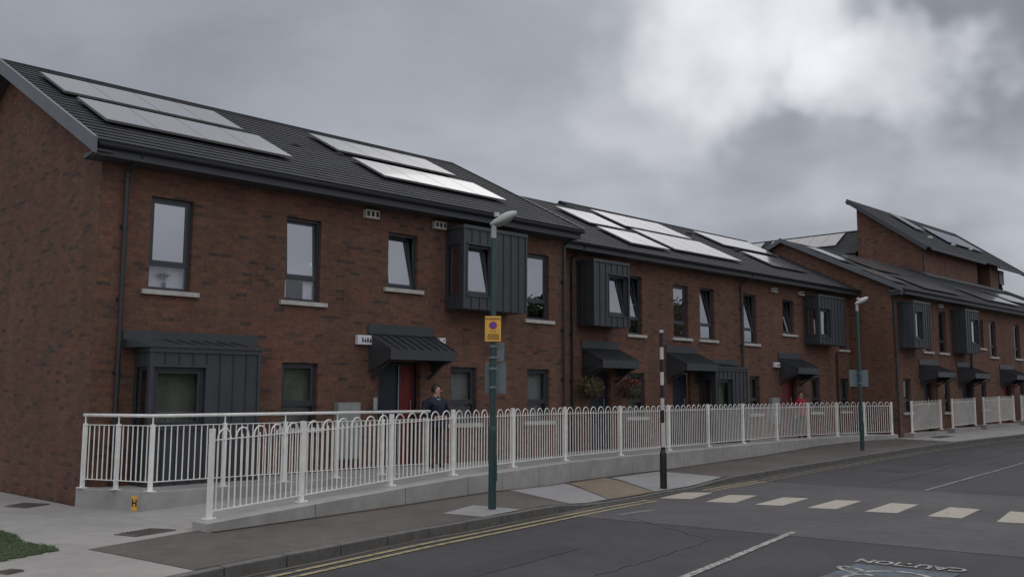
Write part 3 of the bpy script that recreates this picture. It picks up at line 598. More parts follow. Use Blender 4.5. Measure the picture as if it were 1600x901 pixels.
def bay(par, x0, x1, Y, d, z0, z1, wx0, wx1, wz0, wz1, tilt=0, lean=False, sidewin=True, glass=None, blind=None):
    """zinc clad box bay with a window; lean = ground floor bay with sloping flashing roof"""
    yf = Y-d; mb = MB()
    ops = [(wx0, wx1, wz0, wz1)]
    facade(mb, x0, x1, z0, z1, yf, ops, .07)
    sw = None
    if sidewin: sw = (yf+.12, Y-.12, wz0, wz1)
    # left cheek
    if sw:
        for a, b, c, e in ((yf, sw[0], z0, z1), (sw[1], Y, z0, z1), (sw[0], sw[1], z0, sw[2]), (sw[0], sw[1], sw[3], z1)): mb.quad((x0, b, c), (x0, a, c), (x0, a, e), (x0, b, e))
    else: mb.quad((x0, Y, z0), (x0, yf, z0), (x0, yf, z1), (x0, Y, z1))
    mb.quad((x1, yf, z0), (x1, Y, z0), (x1, Y, z1), (x1, yf, z1)); mb.quad((x0, yf, z0), (x0, Y, z0), (x1, Y, z0), (x1, yf, z0)); mb.quad((x0, yf, z1), (x1, yf, z1), (x1, Y, z1), (x0, Y, z1))
    # standing seams
    n = round((x1-x0)/.235)
    for i in range(1, n):
        x = lerp(x0, x1, i/n)
        if wx0-.03 < x < wx1+.03: segs = [(z0, wz0-.04), (wz1+.04, z1-.06)]
        else: segs = [(z0+.01, z1-.06)]
        for a, b in segs:
            if b-a > .03: mb.box(x-.008, x+.008, yf-.022, yf+.001, a, b)
    for k in range(1, 3):
        y = lerp(yf, Y, k/3)
        for a, b in ([(z0+.01, wz0-.03), (wz1+.03, z1-.06)] if sw else [(z0+.01, z1-.06)]): mb.box(x0-.022, x0+.001, y-.008, y+.008, a, b)
    mb.box(x0-.03, x1+.03, yf-.035, Y, z1-.06, z1+.015)          # top trim
    mb.box(x1-.03, x1+.02, yf-.025, yf+.02, z0, z1-.062); mb.box(x0-.02, x0+.03, yf-.025, yf+.02, z0, z1-.062)
    mb.box(wx0-.03, wx0, yf-.012, yf+.02, wz0, wz1); mb.box(wx1, wx1+.03, yf-.012, yf+.02, wz0, wz1); mb.box(wx0-.03, wx1+.03, yf-.03, yf+.02, wz0-.035, wz0-.002); mb.box(wx0-.03, wx1+.03, yf-.03, yf+.02, wz1+.002, wz1+.035)
    if lean:
        e = .06
        mb.hexa([(x0-e, yf-e, z1+.017), (x1+e, yf-e, z1+.017), (x1+.3, Y, z1+.017), (x0-.22, Y, z1+.017)], [(x0-e, yf-e, z1+.06), (x1+e, yf-e, z1+.06), (x1+.3, Y, z1+.17), (x0-.22, Y, z1+.17)])
        mb.box(x0-.22, x1+.3, Y-.03, Y-.001, z1+.02, z1+.31)
        for i in range(2, n): x = lerp(x0, x1, i/n); mb.bar((x, yf-e, z1+.068), (x, Y-.03, z1+.178), .014, .02)
    B = mb.build('bay_window', ZINC, par)
    # glazing unit of the bay
    g = MB(); f = MB(); fx = .05; ys = yf+.07
    f.box(wx0, wx0+fx, ys, ys+.05, wz0, wz1); f.box(wx1-fx, wx1, ys, ys+.05, wz0, wz1); f.box(wx0+fx, wx1-fx, ys, ys+.05, wz1-fx, wz1); f.box(wx0+fx, wx1-fx, ys, ys+.05, wz0, wz0+fx)
    def tr(p, a=R(tilt)): y, z = p[1]-ys, p[2]-wz0-fx; return (p[0], ys+y*math.cos(a)+z*math.sin(a), wz0+fx+z*math.cos(a)-y*math.sin(a))
    def tb(m_, a, b, c, d_, e, k): m_.hexa([tr((a, c, e)), tr((b, c, e)), tr((b, d_, e)), tr((a, d_, e))], [tr((a, c, k)), tr((b, c, k)), tr((b, d_, k)), tr((a, d_, k))])
    a, b, c, e = wx0+fx+.004, wx1-fx-.004, wz0+fx+.004, wz1-fx-.004; sf = .045
    tb(f, a, a+sf, ys+.004, ys+.046, c, e); tb(f, b-sf, b, ys+.004, ys+.046, c, e); tb(f, a+sf, b-sf, ys+.004, ys+.046, e-sf, e); tb(f, a+sf, b-sf, ys+.004, ys+.046, c, c+sf)
    tb(g, a+sf, b-sf, ys+.022, ys+.028, c+sf, e-sf)
    if sw:
        g.box(x0+.05, x0+.056, sw[0]+.05, sw[1]-.05, sw[2]+.05, sw[3]-.05)
        f.box(x0+.03, x0+.07, sw[0], sw[0]+.05, sw[2], sw[3]); f.box(x0+.03, x0+.07, sw[1]-.05, sw[1], sw[2], sw[3]); f.box(x0+.03, x0+.07, sw[0]+.05, sw[1]-.05, sw[3]-.05, sw[3]); f.box(x0+.03, x0+.07, sw[0]+.05, sw[1]-.05, sw[2], sw[2]+.05)
    f.build('frame', FRAME, B); g.build('pane', glass or GLASS, B)
    if blind: b_ = MB(); b_.box(wx0+.02, wx1-.02, ys+.22, ys+.225, wz0, wz1); b_.build('blind', blind, B)
    return B
def canopy(par, x0, x1, Y, zw=3.2, zf=2.87, d=.72, drain=False):
    yf = Y-d; mb = MB(); th = .05
    mb.hexa([(x0, yf, zf-th), (x1, yf, zf-th), (x1, Y, zw-th), (x0, Y, zw-th)], [(x0, yf, zf), (x1, yf, zf), (x1, Y, zw), (x0, Y, zw)])
    mb.box(x0, x1, yf-.015, yf+.02, zf-.19, zf+.006)
    n = round((x1-x0)/.21)
    for i in range(n+1): x = lerp(x0+.01, x1-.01, i/n); mb.bar((x, yf-.005, zf+.014), (x, Y-.02, zw+.014), .014, .028)
    mb.box(x0-.03, x1+.0, Y-.035, Y-.001, zw+.01, zw+.215)
    for x in (x0+.01, x1-.04):   # side cheeks
        mb.hexa([(x, yf+.03, zf-.18), (x+.03, yf+.03, zf-.18), (x+.03, Y, zf-.42), (x, Y, zf-.42)], [(x, yf+.03, zf-.055), (x+.03, yf+.03, zf-.055), (x+.03, Y, zw-.055), (x, Y, zw-.055)])
    C = mb.build('door_canopy', ZINC, par)
    for x in (x0+.1, x1-.13):
        b = MB(); b.bar((x, yf+.15, zf-.2), (x, Y-.02, zf-.55), .05); b.bar((x, yf+.1, zf-.19), (x, Y-.02, zf-.19), .05)
        b.build('bracket', FRAME, C)
    if drain: p = MB(); p.tube([(x1-.1, yf, zf-.15), (x1-.1, yf+.03, zf-.28), (x1-.35, Y-.08, zf-.5), (x1-.35, Y-.08, .7)], .03, 8); p.build('drain_pipe', GUT, C)
    return C
def door(par, x0, x1, Y, z1=2.64, side=.48, matl=None, z0=T):
    ys = Y+.16; matl = matl or RED; f = MB(); e = .05
    for a, b in ((x0, x0+e), (x1-e, x1)): f.box(a, b, ys, ys+.07, z0, z1)
    f.box(x0+e, x1-e, ys, ys+.07, z1-e, z1)
    if side: f.box(x0+side-.03, x0+side+.02, ys-.004, ys+.07, z0, z1-e)
    D = f.build('door', FRAME, par); xd = x0+side+.02 if side else x0+e
    lf = MB(); lf.box(xd+.004, x1-e-.004, ys+.02, ys+.065, z0+.02, z1-e-.004)
    for k in range(3): lf.box(xd+.10, x1-e-.10, ys+.012, ys+.02, z0+.25+k*.62, z0+.72+k*.62)
    lf.build('leaf', matl, D)
    h = MB(); h.tube([(x1-e-.09, ys-.02, z0+.95), (x1-e-.09, ys-.02, z0+1.35)], .012, 8); h.bar((x1-e-.09, ys+.02, z0+1.0), (x1-e-.09, ys-.02, z0+1.0), .016); h.bar((x1-e-.09, ys+.02, z0+1.3), (x1-e-.09, ys-.02, z0+1.3), .016); h.build('handle', SILVER, D)
    if side: g = MB(); g.box(x0+e, x0+side-.03, ys+.03, ys+.036, z0+.05, z1-e); g.build('side_panel', NAVYD if side > .3 else GLASS_D, D); g = MB(); g.box(x0+side-.032, x0+side-.02, ys-.012, ys-.004, z0, z1-e); g.build('trim', BOXW, D)
    return D
def pipe(par, x, Y, ztop, zbot, eave=None, shoe=True):
    mb = MB(); pts = [(x, Y-.07, zbot), (x, Y-.07, ztop-.25)]
    if eave: pts += [(x, Y-.09, ztop-.12), (x+.06, eave+.08, ztop+.05), (x+.06, eave+.02, ztop+.22)]
    mb.tube(pts, .036, 10)
    z = zbot+.6
    while z < ztop-.4: mb.tube([(x, Y-.07, z), (x, Y-.07, z+.05)], .045, 10); mb.box(x-.06, x+.06, Y-.04, Y-.001, z+.01, z+.04); z += 1.2
    mb.build('downpipe', GUT, par, smooth=False)
def eaves(par, X0, X1, Y, z=6.0):
    mb = MB(); mb.box(X0, X1, Y-.45, Y-.42, z-.21, z-.03); mb.build('fascia', FASC, par)
    mb = MB(); mb.box(X0, X1, Y-.418, Y-.001, z-.205, z-.18); mb.build('soffit', FASC, par)
    mb = MB(); pts = [(-.06, 0), (-.055, -.035), (-.03, -.06), (.0, -.066), (.03, -.06), (.055, -.035), (.06, 0)]
    for (a, b), (c, d) in zip(pts, pts[1:]):
        mb.quad((X0, Y-.52+a, z+b-.02), (X1, Y-.52+a, z+b-.02), (X1, Y-.52+c, z+d-.02), (X0, Y-.52+c, z+d-.02))
        mb.quad((X0, Y-.52+a*.9, z+b*.9-.02), (X0, Y-.52+c*.9, z+d*.9-.02), (X1, Y-.52+c*.9, z+d*.9-.02), (X1, Y-.52+a*.9, z+b*.9-.02))
    for x in (X0, X1): mb.quad(*[(x, Y-.52+a, z+b-.02) for a, b in pts])
    mb.build('gutter', GUT, par)
SL = .48
def panels(par, X0, X1, Y, s0, s1, n, gap=.004, base=None, slope=SL, y0=None, lift=.09):
    """modules on the roof plane; s0..s1 = plan Y range of the array"""
    ye, ze = (Y-.5, 6.03) if base is None else base
    w_ = (X1-X0)/n; c = 1/math.hypot(1, slope); nr = Vector((0, -slope*c, c))
    for k in range(n):
        a, b = X0+k*w_+gap/2, X0+(k+1)*w_-gap/2
        P = [Vector((x, y, ze+(y-ye)*slope)) for x, y in ((a, s0), (b, s0), (b, s1), (a, s1))]
        mb = MB(); mb.hexa([p+nr*(lift-.04) for p in P], [p+nr*lift for p in P]); M_ = mb.build('solar_panel', PFRAME, par)
        mb = MB(); e = .010; Q = [Vector((x, y, ze+(y-ye)*slope)) for x, y in ((a+e, s0+e), (b-e, s0+e), (b-e, s1-e), (a+e, s1-e))]
        mb.hexa([p+nr*(lift-.002) for p in Q], [p+nr*(lift+.003) for p in Q]); mb.build('cells', PANEL, M_)
def vent_box(par, x0, x1, Y, z0, z1):
    mb = MB(); mb.box(x0, x1, Y-.12, Y-.001, z0, z1); b = mb.build('alarm_box', BOXW, par, bevel=.008)
    s = MB()
    for k in range(3): x = lerp(x0, x1, (k+.5)/3); s.box(x-.035, x+.035, Y-.124, Y-.119, z0+.035, z1-.03)
    s.build('louvre', DARKI, b)
def number_plate(par, x0, x1, Y, z0, z1):
    mb = MB(); mb.box(x0, x1, Y-.1, Y-.001, z0, z1); b = mb.build('number_plate', plain('plate white', (.62, .62, .66), .5, .03), par, bevel=.01)
    s = MB(); xx = x0+.1; k = 0
    while xx < x1-.05: s.box(xx, xx+.03, Y-.104, Y-.099, z0+.05, z1-.05-(k % 2)*.02); s.box(xx+.03, xx+.045, Y-.104, Y-.099, z0+.06, z0+.085); xx += .062; k += 1
    s.build('lettering', INK, b)
def house(name, label, X0, X1, Y, ops, gable_l=True, ridge=(4.4, 8.50), roofx=None, back=8.8, fz=-.2, gable_r=True, ztop=6.0):
    root = thing(name, label, 'building', (X0, Y, 0)); rx0, rx1 = roofx or (X0-.3, X1+.15)
    mb = MB(); facade(mb, X0, X1, fz, ztop-.19, Y, ops)
    mb.quad((X1, Y+back, fz), (X0, Y+back, fz), (X0, Y+back, ztop-.19), (X1, Y+back, ztop-.19))
    mb.cur = 1; yr, zrg = Y+ridge[0], ridge[1]-.06; ze = ztop-.19
    for X, on in ((X0, gable_l), (X1, gable_r)):
        if on: mb.quad((X, Y, fz), (X, Y, ze+.37), (X, yr, zrg), (X, Y+back, ze+.37), (X, Y+back, fz))
    mb.build('wall', [BRX, BRY], root)
    return root

# ================================================================= block 1
Y1 = 15.9
ops1 = [(7.26, 8.02, 3.76, 5.35), (9.89, 10.67, 3.76, 5.35), (12.31, 13.09, 4.19, 5.35), (16.45, 17.22, 3.77, 5.35),
        (9.89, 10.67, 1.37, 2.59), (14.06, 14.84, 1.37, 2.59), (16.46, 17.23, 1.37, 2.59), (12.12, 13.21, T, 2.66)]
b1 = house('brick_terrace', 'two-storey red brick terrace block nearest the camera, with the large left gable', 6.40, 17.76, Y1, ops1)
def std_roof(root, X0, X1, Y, yrid=4.4, zr_=8.5, n=15, backslope=True, z0=6.03):
    mb = MB(); roof_slope(mb, X0, X1, (Y-.52, z0-.01), (Y+yrid, zr_), n)
    if backslope: roof_slope(mb, X0, X1, (Y+2*yrid+.52, z0-.01), (Y+yrid, zr_), n)
    rf = mb.build('roof', TILE, root)
    mb = MB(); x = X0
    while x < X1-.05:
        e = min(x+.45, X1); mb.tube([(x, Y+yrid, zr_-.055), (e-.01, Y+yrid, zr_-.055)], .1, 8); x = e
    mb.build('ridge_tiles', TILE, rf); return rf
rf1 = std_roof(b1, 6.08, 17.92, Y1)
def verge(root, X, Y, yrid, zr_, right=False, wd=.05, h=.24, z0=6.03, backs=True):
    mb = MB(); s = 1 if right else -1
    for ye, in ((Y-.54,), (Y+2*yrid+.54,))[:2 if backs else 1]:
        A, B = (ye, z0-.02), (Y+yrid, zr_+.0)
        P = [(A[0], A[1]+.045), (B[0], B[1]+.045), (B[0], B[1]-h+.02), (A[0], A[1]-h+.02)]
        if ye > Y+1: P = P[::-1]
        xa, xb = X-wd/2, X+wd/2
        mb.hexa([(xa, *P[3]), (xa, *P[2]), (xa, *P[1]), (xa, *P[0])], [(xb, *P[3]), (xb, *P[2]), (xb, *P[1]), (xb, *P[0])])
    mb.build('verge_board', VERGE if not right else FASC, root)
verge(b1, 6.07, Y1, 4.4, 8.5); verge(b1, 17.93, Y1, 4.4, 8.5, True, h=.12)
mb = MB()   # boxed soffit under the gable verge
for s in (0, 1):
    A = (Y1-.5, 5.84) if not s else (Y1+9.3, 5.84)
    mb.hexa([(6.1, A[0], A[1]), (6.39, A[0], A[1]), (6.39, Y1+4.4, 8.33), (6.1, Y1+4.4, 8.33)], [(6.1, A[0], A[1]+.03), (6.39, A[0], A[1]+.03), (6.39, Y1+4.4, 8.36), (6.1, Y1+4.4, 8.36)])
mb.hexa([(6.1, Y1-.44, 5.835), (6.39, Y1-.44, 5.835), (6.39, Y1-.001, 5.78), (6.1, Y1-.001, 5.78)], [(6.1, Y1-.44, 5.86), (6.39, Y1-.44, 5.86), (6.39, Y1-.001, 5.86), (6.1, Y1-.001, 5.86)]); mb.build('soffit', FASC, b1)
eaves(b1, 6.12, 17.9, Y1)
window(b1, *ops1[0], Y1, 0, blind=BLIND, full_pane=True, low_glass=GLASS_C); window(b1, *ops1[1], Y1, 3, blind=BLIND, low_glass=GLASS_C); 
for xa, xb in ((9.95, 10.02), (10.40, 10.60)):
    mb = MB(); mb.box(xa, xb, Y1+.18, Y1+.20, 3.80, 4.16); mb.build('curtain', BLIND, b1)
window(b1, *ops1[2], Y1, 8, short=True, blind=BLIND); window(b1, *ops1[3], Y1, 0)
window(b1, *ops1[4], Y1, 0, glass=GLASS_D, blind=BLIND_D, full_pane=True); window(b1, *ops1[5], Y1, 0, glass=GLASS_D, blind=BLIND_G, full_pane=True); window(b1, *ops1[6], Y1, 0, glass=GLASS_D, blind=BLIND_G, full_pane=True)
bay(b1, 13.87, 15.79, Y1, .6, 3.82, 5.62, 13.99, 14.74, 4.12, 5.22, tilt=7, blind=BLIND)
bay(b1, 7.10, 9.05, Y1, .6, T, 2.74, 7.16, 8.05, 1.45, 2.44, lean=True, glass=GLASS_D, blind=BLIND_D)
canopy(b1, 11.85, 13.55, Y1); door(b1, *ops1[7][:2], Y1, side=.66)
number_plate(b1, 11.52, 11.88, Y1, 2.98, 3.17); number_plate(b1, 13.66, 13.83, Y1, 3.08, 3.20)
vent_box(b1, 11.64, 11.98, Y1, 5.55, 5.72); vent_box(b1, 13.48, 13.80, Y1, 5.56, 5.72)
pipe(b1, 6.80, Y1, 5.8, T, eave=Y1-.5); pipe(b1, 17.70, Y1, 5.8, T, eave=Y1-.5)
mb = MB(); mb.box(11.05, 11.58, Y1-.16, Y1-.001, .75, 1.84); c_ = mb.build('meter_cabinet', BOXG, b1, bevel=.01)
mb = MB(); mb.box(11.08, 11.31, Y1-.166, Y1-.16, .8, 1.80); mb.box(11.33, 11.55, Y1-.166, Y1-.16, .8, 1.80); mb.build('door', plain('cabinet door', (.26, .275, .26), .6, .06), c_)
mb = MB(); mb.tube([(11.97, Y1-.1, 1.69), (11.97, Y1-.1, 1.93)], .05, 10); mb.box(11.94, 12.0, Y1-.06, Y1-.001, 1.76, 1.86); mb.build('wall_light', SILVER, b1)
PB = (15.38, 6.02)
for xa, xb, s0, s1 in ((6.56, 10.18, 18.17, 19.50), (6.66, 10.34, 16.50, 17.86), (12.60, 16.20, 18.22, 19.48), (12.62, 16.34, 16.52, 17.74)): panels(b1, xa, xb, Y1, s0, s1, 4, base=PB, slope=.504, lift=.10)
for xv in (11.45, 12.6):
    mb = MB(); y = 18.2; z = 6.03+(y-PB[0])*SL; mb.ball((xv, y, z+.02), .17, .14, .075, 12, 6); mb.build('roof_vent', TILE, rf1, smooth=True)

# ================================================================= block 2
Y2 = 16.8
ops2 = [(21.50, 22.12, 3.68, 5.33), (23.66, 24.43, 3.68, 5.25), (25.06, 25.86, 3.68, 5.28), (27.60, 28.38, 3.66, 5.28), (30.13, 30.93, 4.08, 5.26), (34.30, 34.95, 3.68, 5.28),
        (21.42, 22.20, 1.37, 2.59), (27.85, 28.48, 1.37, 2.59), (31.98, 32.68, 1.37, 2.60), (34.3, 35.0, 1.37, 2.58), (19.78, 20.68, T, 2.60), (23.55, 24.50, T, 2.62), (29.95, 30.95, T, 2.68)]
b2 = house('brick_terrace', 'middle two-storey red brick terrace block set back behind the zebra pole, with a stepped ridge', 17.77, 35.19, Y2, ops2, gable_l=True, gable_r=False, ridge=(4.4, 8.3))
# lower ridge section then the main ridge
mb = MB(); roof_slope(mb, 17.77, 23.5, (Y2-.52, 5.93), (20.62, 8.056), 12); roof_slope(mb, 17.77, 23.5, (24.4, 5.95), (20.62, 8.056), 12); rf2a = mb.build('roof', TILE, b2)
mb = MB(); mb.tube([(17.77, 20.62, 8.0), (23.5, 20.62, 8.0)], .09, 8); mb.build('ridge_tiles', TILE, rf2a)
mb = MB(); roof_slope(mb, 23.5, 35.19, (Y2-.52, 5.93), (21.22, 8.35), 15); roof_slope(mb, 23.5, 35.19, (26.1, 5.95), (21.22, 8.35), 15); rf2 = mb.build('roof', TILE, b2)
mb = MB(); mb.tube([(23.5, 21.22, 8.30), (35.19, 21.22, 8.30)], .09, 8); mb.build('ridge_tiles', TILE, rf2)
mb = MB(); mb.quad((23.5, 20.3, 7.7), (23.5, 21.22, 8.32), (23.5, 23.2, 7.25), (23.5, 20.3, 6.8)); mb.build('gable_cheek', ZINC, b2)
eaves(b2, 17.95, 35.15, Y2, 5.95)
window(b2, *ops2[0], Y2, 8, blind=None); window(b2, *ops2[1], Y2, 0); window(b2, *ops2[2], Y2, 8); window(b2, *ops2[3], Y2, 8); window(b2, *ops2[4], Y2, 8, short=True); window(b2, *ops2[5], Y2, 0)
for k in (6, 7, 8, 9): window(b2, *ops2[k], Y2, 0, glass=GLASS_D, blind=BLIND_D, full_pane=True)
bay(b2, 19.27, 20.74, Y2, .6, 3.78, 5.52, 19.90, 20.70, 4.08, 5.16, tilt=8, sidewin=False, blind=BLIND)
bay(b2, 31.60, 33.55, Y2, .6, 3.76, 5.50, 31.72, 32.46, 4.02, 5.02, blind=BLIND_G)
bay(b2, 24.92, 26.72, Y2, .6, T, 2.76, 25.06, 25.86, 1.45, 2.45, lean=True, glass=GLASS_D, blind=BLIND_D)
for xa, xb in ((19.46, 21.0), (23.25, 24.86), (29.76, 31.33)): canopy(b2, xa, xb, Y2)
door(b2, *ops2[10][:2], Y2, 2.58, 0, NAVYD); door(b2, *ops2[11][:2], Y2, 2.60, 0, NAVYD); door(b2, *ops2[12][:2], Y2, 2.66, .16, RED)
number_plate(b2, 29.36, 29.70, Y2, 2.9, 3.07)
vent_box(b2, 29.37, 29.67, Y2, 5.46, 5.60); vent_box(b2, 31.25, 31.55, Y2, 5.48, 5.62)
pipe(b2, 19.03, Y2, 5.7, T, eave=Y2-.5); pipe(b2, 27.38, Y2, 5.7, T, eave=Y2-.5); pipe(b2, 34.0, Y2, 3.8, T)
mb = MB(); mb.box(29.02, 29.50, Y2-.16, Y2-.001, 1.0, 1.88); mb.build('meter_cabinet', BOXG, b2, bevel=.01)
PB2 = (16.28, 5.93)
for xa, xb, s0, s1, n in ((21.72, 23.5, 18.45, 19.85, 2), (21.64, 23.56, 16.83, 18.12, 2), (24.15, 27.95, 19.02, 20.5, 4), (24.1, 27.95, 17.05, 18.75, 4), (30.25, 34.2, 19.2, 20.6, 4), (30.55, 33.1, 17.35, 18.68, 3)): panels(b2, xa, xb, Y2, s0, s1, n, base=PB2, slope=.49, lift=.10)
for xv in (29.6, 30.6):
    mb = MB(); y = 20.3 if xv < 30 else 18.9; z = 5.95+(y-PB2[0])*SL; mb.ball((xv, y, z+.02), .17, .14, .075, 12, 6); mb.build('roof_vent', TILE, rf2, smooth=True)

# ================================================================= block 3
Y3 = 15.1
ops3 = [(38.0, 38.8, 3.68, 5.30), (39.68, 40.46, 3.68, 5.35), (44.2, 44.85, 4.02, 5.26), (45.6, 46.4, 3.68, 5.28), (48.95, 49.75, 3.68, 5.3), (52.5, 53.3, 3.68, 5.3),
        (35.95, 36.65, 1.32, 2.58), (39.92, 40.56, 1.28, 2.48), (44.2, 44.8, 1.35, 2.52), (49.4, 50.1, 1.35, 2.55), (37.9, 38.8, .5, 2.64), (41.9, 43.05, .5, 2.64), (47.1, 48.1, .5, 2.6), (51.5, 52.4, .5, 2.6)]
b3 = house('brick_terrace', 'far right red brick terrace block behind the small separate fence panels', 35.20, 62, Y3, ops3, gable_r=True, ridge=(4.4, 8.22))
mb = MB(); roof_slope(mb, 35.0, 62.2, (Y3-.52, 5.90), (Y3+4.4, 8.24), 15); roof_slope(mb, 35.0, 62.2, (Y3+9.32, 5.90), (Y3+4.4, 8.24), 15); rf3 = mb.build('roof', TILE, b3)
verge(b3, 34.98, Y3, 4.4, 8.24, h=.16, z0=5.92); eaves(b3, 35.0, 62.1, Y3, 5.92)
for k, tl in ((0, 0), (1, 0), (3, 0), (4, 0), (5, 0)): window(b3, *ops3[k], Y3, tl, glass=GLASS_D)
window(b3, *ops3[2], Y3, 0, short=True, blind=BLIND_G)
for k in (6, 7, 8, 9): window(b3, *ops3[k], Y3, 0, glass=GLASS_D)
bay(b3, 35.72, 37.25, Y3, .6, 3.72, 5.46, 35.86, 36.5, 4.05, 5.08, blind=BLIND_G, sidewin=False); bay(b3, 41.0, 42.5, Y3, .6, 3.68, 5.48, 41.62, 42.44, 4.08, 5.1, blind=BLIND_G, sidewin=False)
for xa, xb in ((37.5, 39.3), (41.45, 43.25), (46.66, 48.5), (51.2, 52.9)): canopy(b3, xa, xb, Y3, 3.12, 2.84, .72, True)
door(b3, 37.9, 38.8, Y3, 2.62, 0, NAVYD, .5); door(b3, 41.9, 43.05, Y3, 2.62, .2, NAVYD, .5); door(b3, 47.1, 48.1, Y3, 2.58, 0, RED, .5); door(b3, 51.5, 52.4, Y3, 2.58, 0, NAVYD, .5)
pipe(b3, 35.28, Y3, 5.65, .45, eave=Y3-.5); pipe(b3, 43.02, Y3, 5.0, .5)
vent_box(b3, 39.7, 40.0, Y3, 5.5, 5.62)
mb = MB(); mb.box(35.0, 35.19, Y3-.44, Y3-.001, 5.66, 5.86); mb.build('soffit', FASC, b3)
PB3 = (14.58, 5.90)
for xa, xb, s0, s1, n in ((35.25, 36.6, 17.15, 18.6, 1), (37.9, 40.9, 16.9, 18.35, 3), (35.3, 36.8, 15.1, 16.5, 2), (38.2, 42.0, 15.0, 16.4, 4), (45.4, 50.0, 15.1, 16.5, 5), (51.5, 56, 16.0, 17.4, 4)): panels(b3, xa, xb, Y3, s0, s1, n, base=PB3, slope=.4756, lift=.10)

# ================================================================= tower block with mono-pitch roof
bD = thing('brick_tower_block', 'three-storey red brick block with a steep single-pitch roof rising behind the far terrace', 'building', (48.1, 19, 0))
mb = MB(); zb = 5.5
def ztop(y): return 9.30+(y-18.8)*.70
mb.quad((48.1, 19, zb), (55.9, 19, zb), (55.9, 19, ztop(19)), (48.1, 19, ztop(19))); mb.quad((55.9, 19.9, zb), (58.0, 19.9, zb), (58.0, 19.9, ztop(19.9)), (55.9, 19.9, ztop(19.9)))
mb.quad((58.0, 19, zb), (59.4, 19, zb), (59.4, 19, ztop(19)), (58.0, 19, ztop(19))); mb.quad((59.4, 22.3, 0), (48.1, 22.3, 0), (48.1, 22.3, ztop(22.3)), (59.4, 22.3, ztop(22.3)))
mb.cur = 1
mb.quad((48.1, 22.3, 0), (48.1, 19, 0), (48.1, 19, ztop(19)), (48.1, 22.3, ztop(22.3))); mb.quad((59.4, 19, 0), (59.4, 22.3, 0), (59.4, 22.3, ztop(22.3)), (59.4, 19, ztop(19)))
mb.quad((55.9, 19, zb), (55.9, 19.9, zb), (55.9, 19.9, ztop(19.9)), (55.9, 19, ztop(19))); mb.quad((58.0, 19.9, zb), (58.0, 19, zb), (58.0, 19, ztop(19)), (58.0, 19.9, ztop(19.9)))
mb.build('wall', [BRX, BRY], bD)
mb = MB(); roof_slope(mb, 47.75, 62.7, (18.6, 9.30), (22.64, 12.18), 14); rfD = mb.build('roof', TILE, bD)
mb = MB(); mb.bar((47.73, 18.55, 9.19), (47.73, 22.68, 12.13), .05, .22); mb.bar((62.72, 18.55, 9.19), (62.72, 22.68, 12.13), .05, .22); mb.hexa([(47.75, 22.6, 11.95), (62.7, 22.6, 11.95), (62.7, 22.7, 11.95), (47.75, 22.7, 11.95)], [(47.75, 22.6, 12.2), (62.7, 22.6, 12.2), (62.7, 22.7, 12.2), (47.75, 22.7, 12.2)])
mb.build('verge_board', FASC, bD)
mb = MB(); mb.box(48.3, 55.95, 18.50, 18.60, 9.16, 9.28); mb.box(58.2, 62.6, 18.50, 18.60, 9.16, 9.28); mb.build('gutter', FASC, bD)
pipe(bD, 48.25, 19.0, 9.2, 7.6); mb = MB(); mb.box(59.42, 60.2, 18.95, 19.4, 8.4, 9.2); mb.bar((59.9, 19.1, 8.4), (60.3, 19.1, 7.4), .22, .1); mb.build('metal_cladding', ZINC, bD)
mb = MB(); mb.hexa([(48.1, 18.7, 7.60), (59.4, 18.7, 7.60), (59.4, 18.99, 7.95), (48.1, 18.99, 7.95)], [(48.1, 18.7, 7.93), (59.4, 18.7, 7.93), (59.4, 18.99, 8.1), (48.1, 18.99, 8.1)]); mb.build('flashing', plain('lead flashing', (.09, .092, .10), .5), bD)
PD = (18.8, 9.44)
panels(bD, 52.0, 53.3, 0, 20.8, 22.25, 1, base=(18.6, 9.3), slope=.713, lift=.12); panels(bD, 54.6, 60.2, 0, 20.1, 21.6, 5, base=(18.6, 9.3), slope=.713, lift=.12)
for xv, yv in ((52.2, 20.1), (55.2, 20.0), (58.1, 20.1)):
    mb = MB(); z = PD[1]+(yv-PD[0])*.7; mb.ball((xv, yv, z+.04), .2, .15, .1, 10, 6); mb.build('roof_vent', LGREY, rfD, smooth=True)

# ================================================================= rear wing
bC = thing('rear_wing', 'distant dark tiled wing with a pale solar array, left of the tall brick block', 'building', (47.95, 22.35, 0))
mb = MB(); mb.quad((48.3, 22.4, 0), (48.3, 36, 0), (48.3, 36, 9.2), (48.3, 22.4, 9.2)); mb.quad((48.3, 36, 0), (52.3, 36, 0), (52.3, 36, 9.3), (50.3, 36, 10.7), (48.3, 36, 9.3)); mb.quad((52.3, 22.4, 0), (52.3, 36, 0), (52.3, 36, 9.2), (52.3, 22.4, 9.2)); mb.quad((48.3, 22.4, 0), (52.3, 22.4, 0), (52.3, 22.4, 9.3), (50.3, 22.4, 10.7), (48.3, 22.4, 9.3))
mb.build('wall', BRY, bC)
mb = MB(); n = 14
for sgn in (1, -1):
    for i in range(n):
        a, b = i/n, (i+1)/n; X = lambda t_: 50.3-sgn*2.35*(1-t_); Z = lambda t_: 9.35+1.55*t_; y0 = 22.35
        mb.quad((X(a), y0, Z(a)+.025), (X(a), 36.2, Z(a)+.025), (X(b), 36.2, Z(b)), (X(b), y0, Z(b))); mb.quad((X(b), y0, Z(b)), (X(b), 36.2, Z(b)), (X(b), 36.2, Z(b)+.025), (X(b), y0, Z(b)+.025))
rfC = mb.build('roof', TILEY, bC)
mb = MB(); mb.tube([(50.3, 22.35, 10.86), (50.3, 36.2, 10.86)], .1, 8); mb.build('ridge_tiles', TILEY, rfC)
mb = MB(); mb.box(47.88, 48.28, 22.36, 36.1, 9.12, 9.28); mb.build('gutter', GUT, bC)
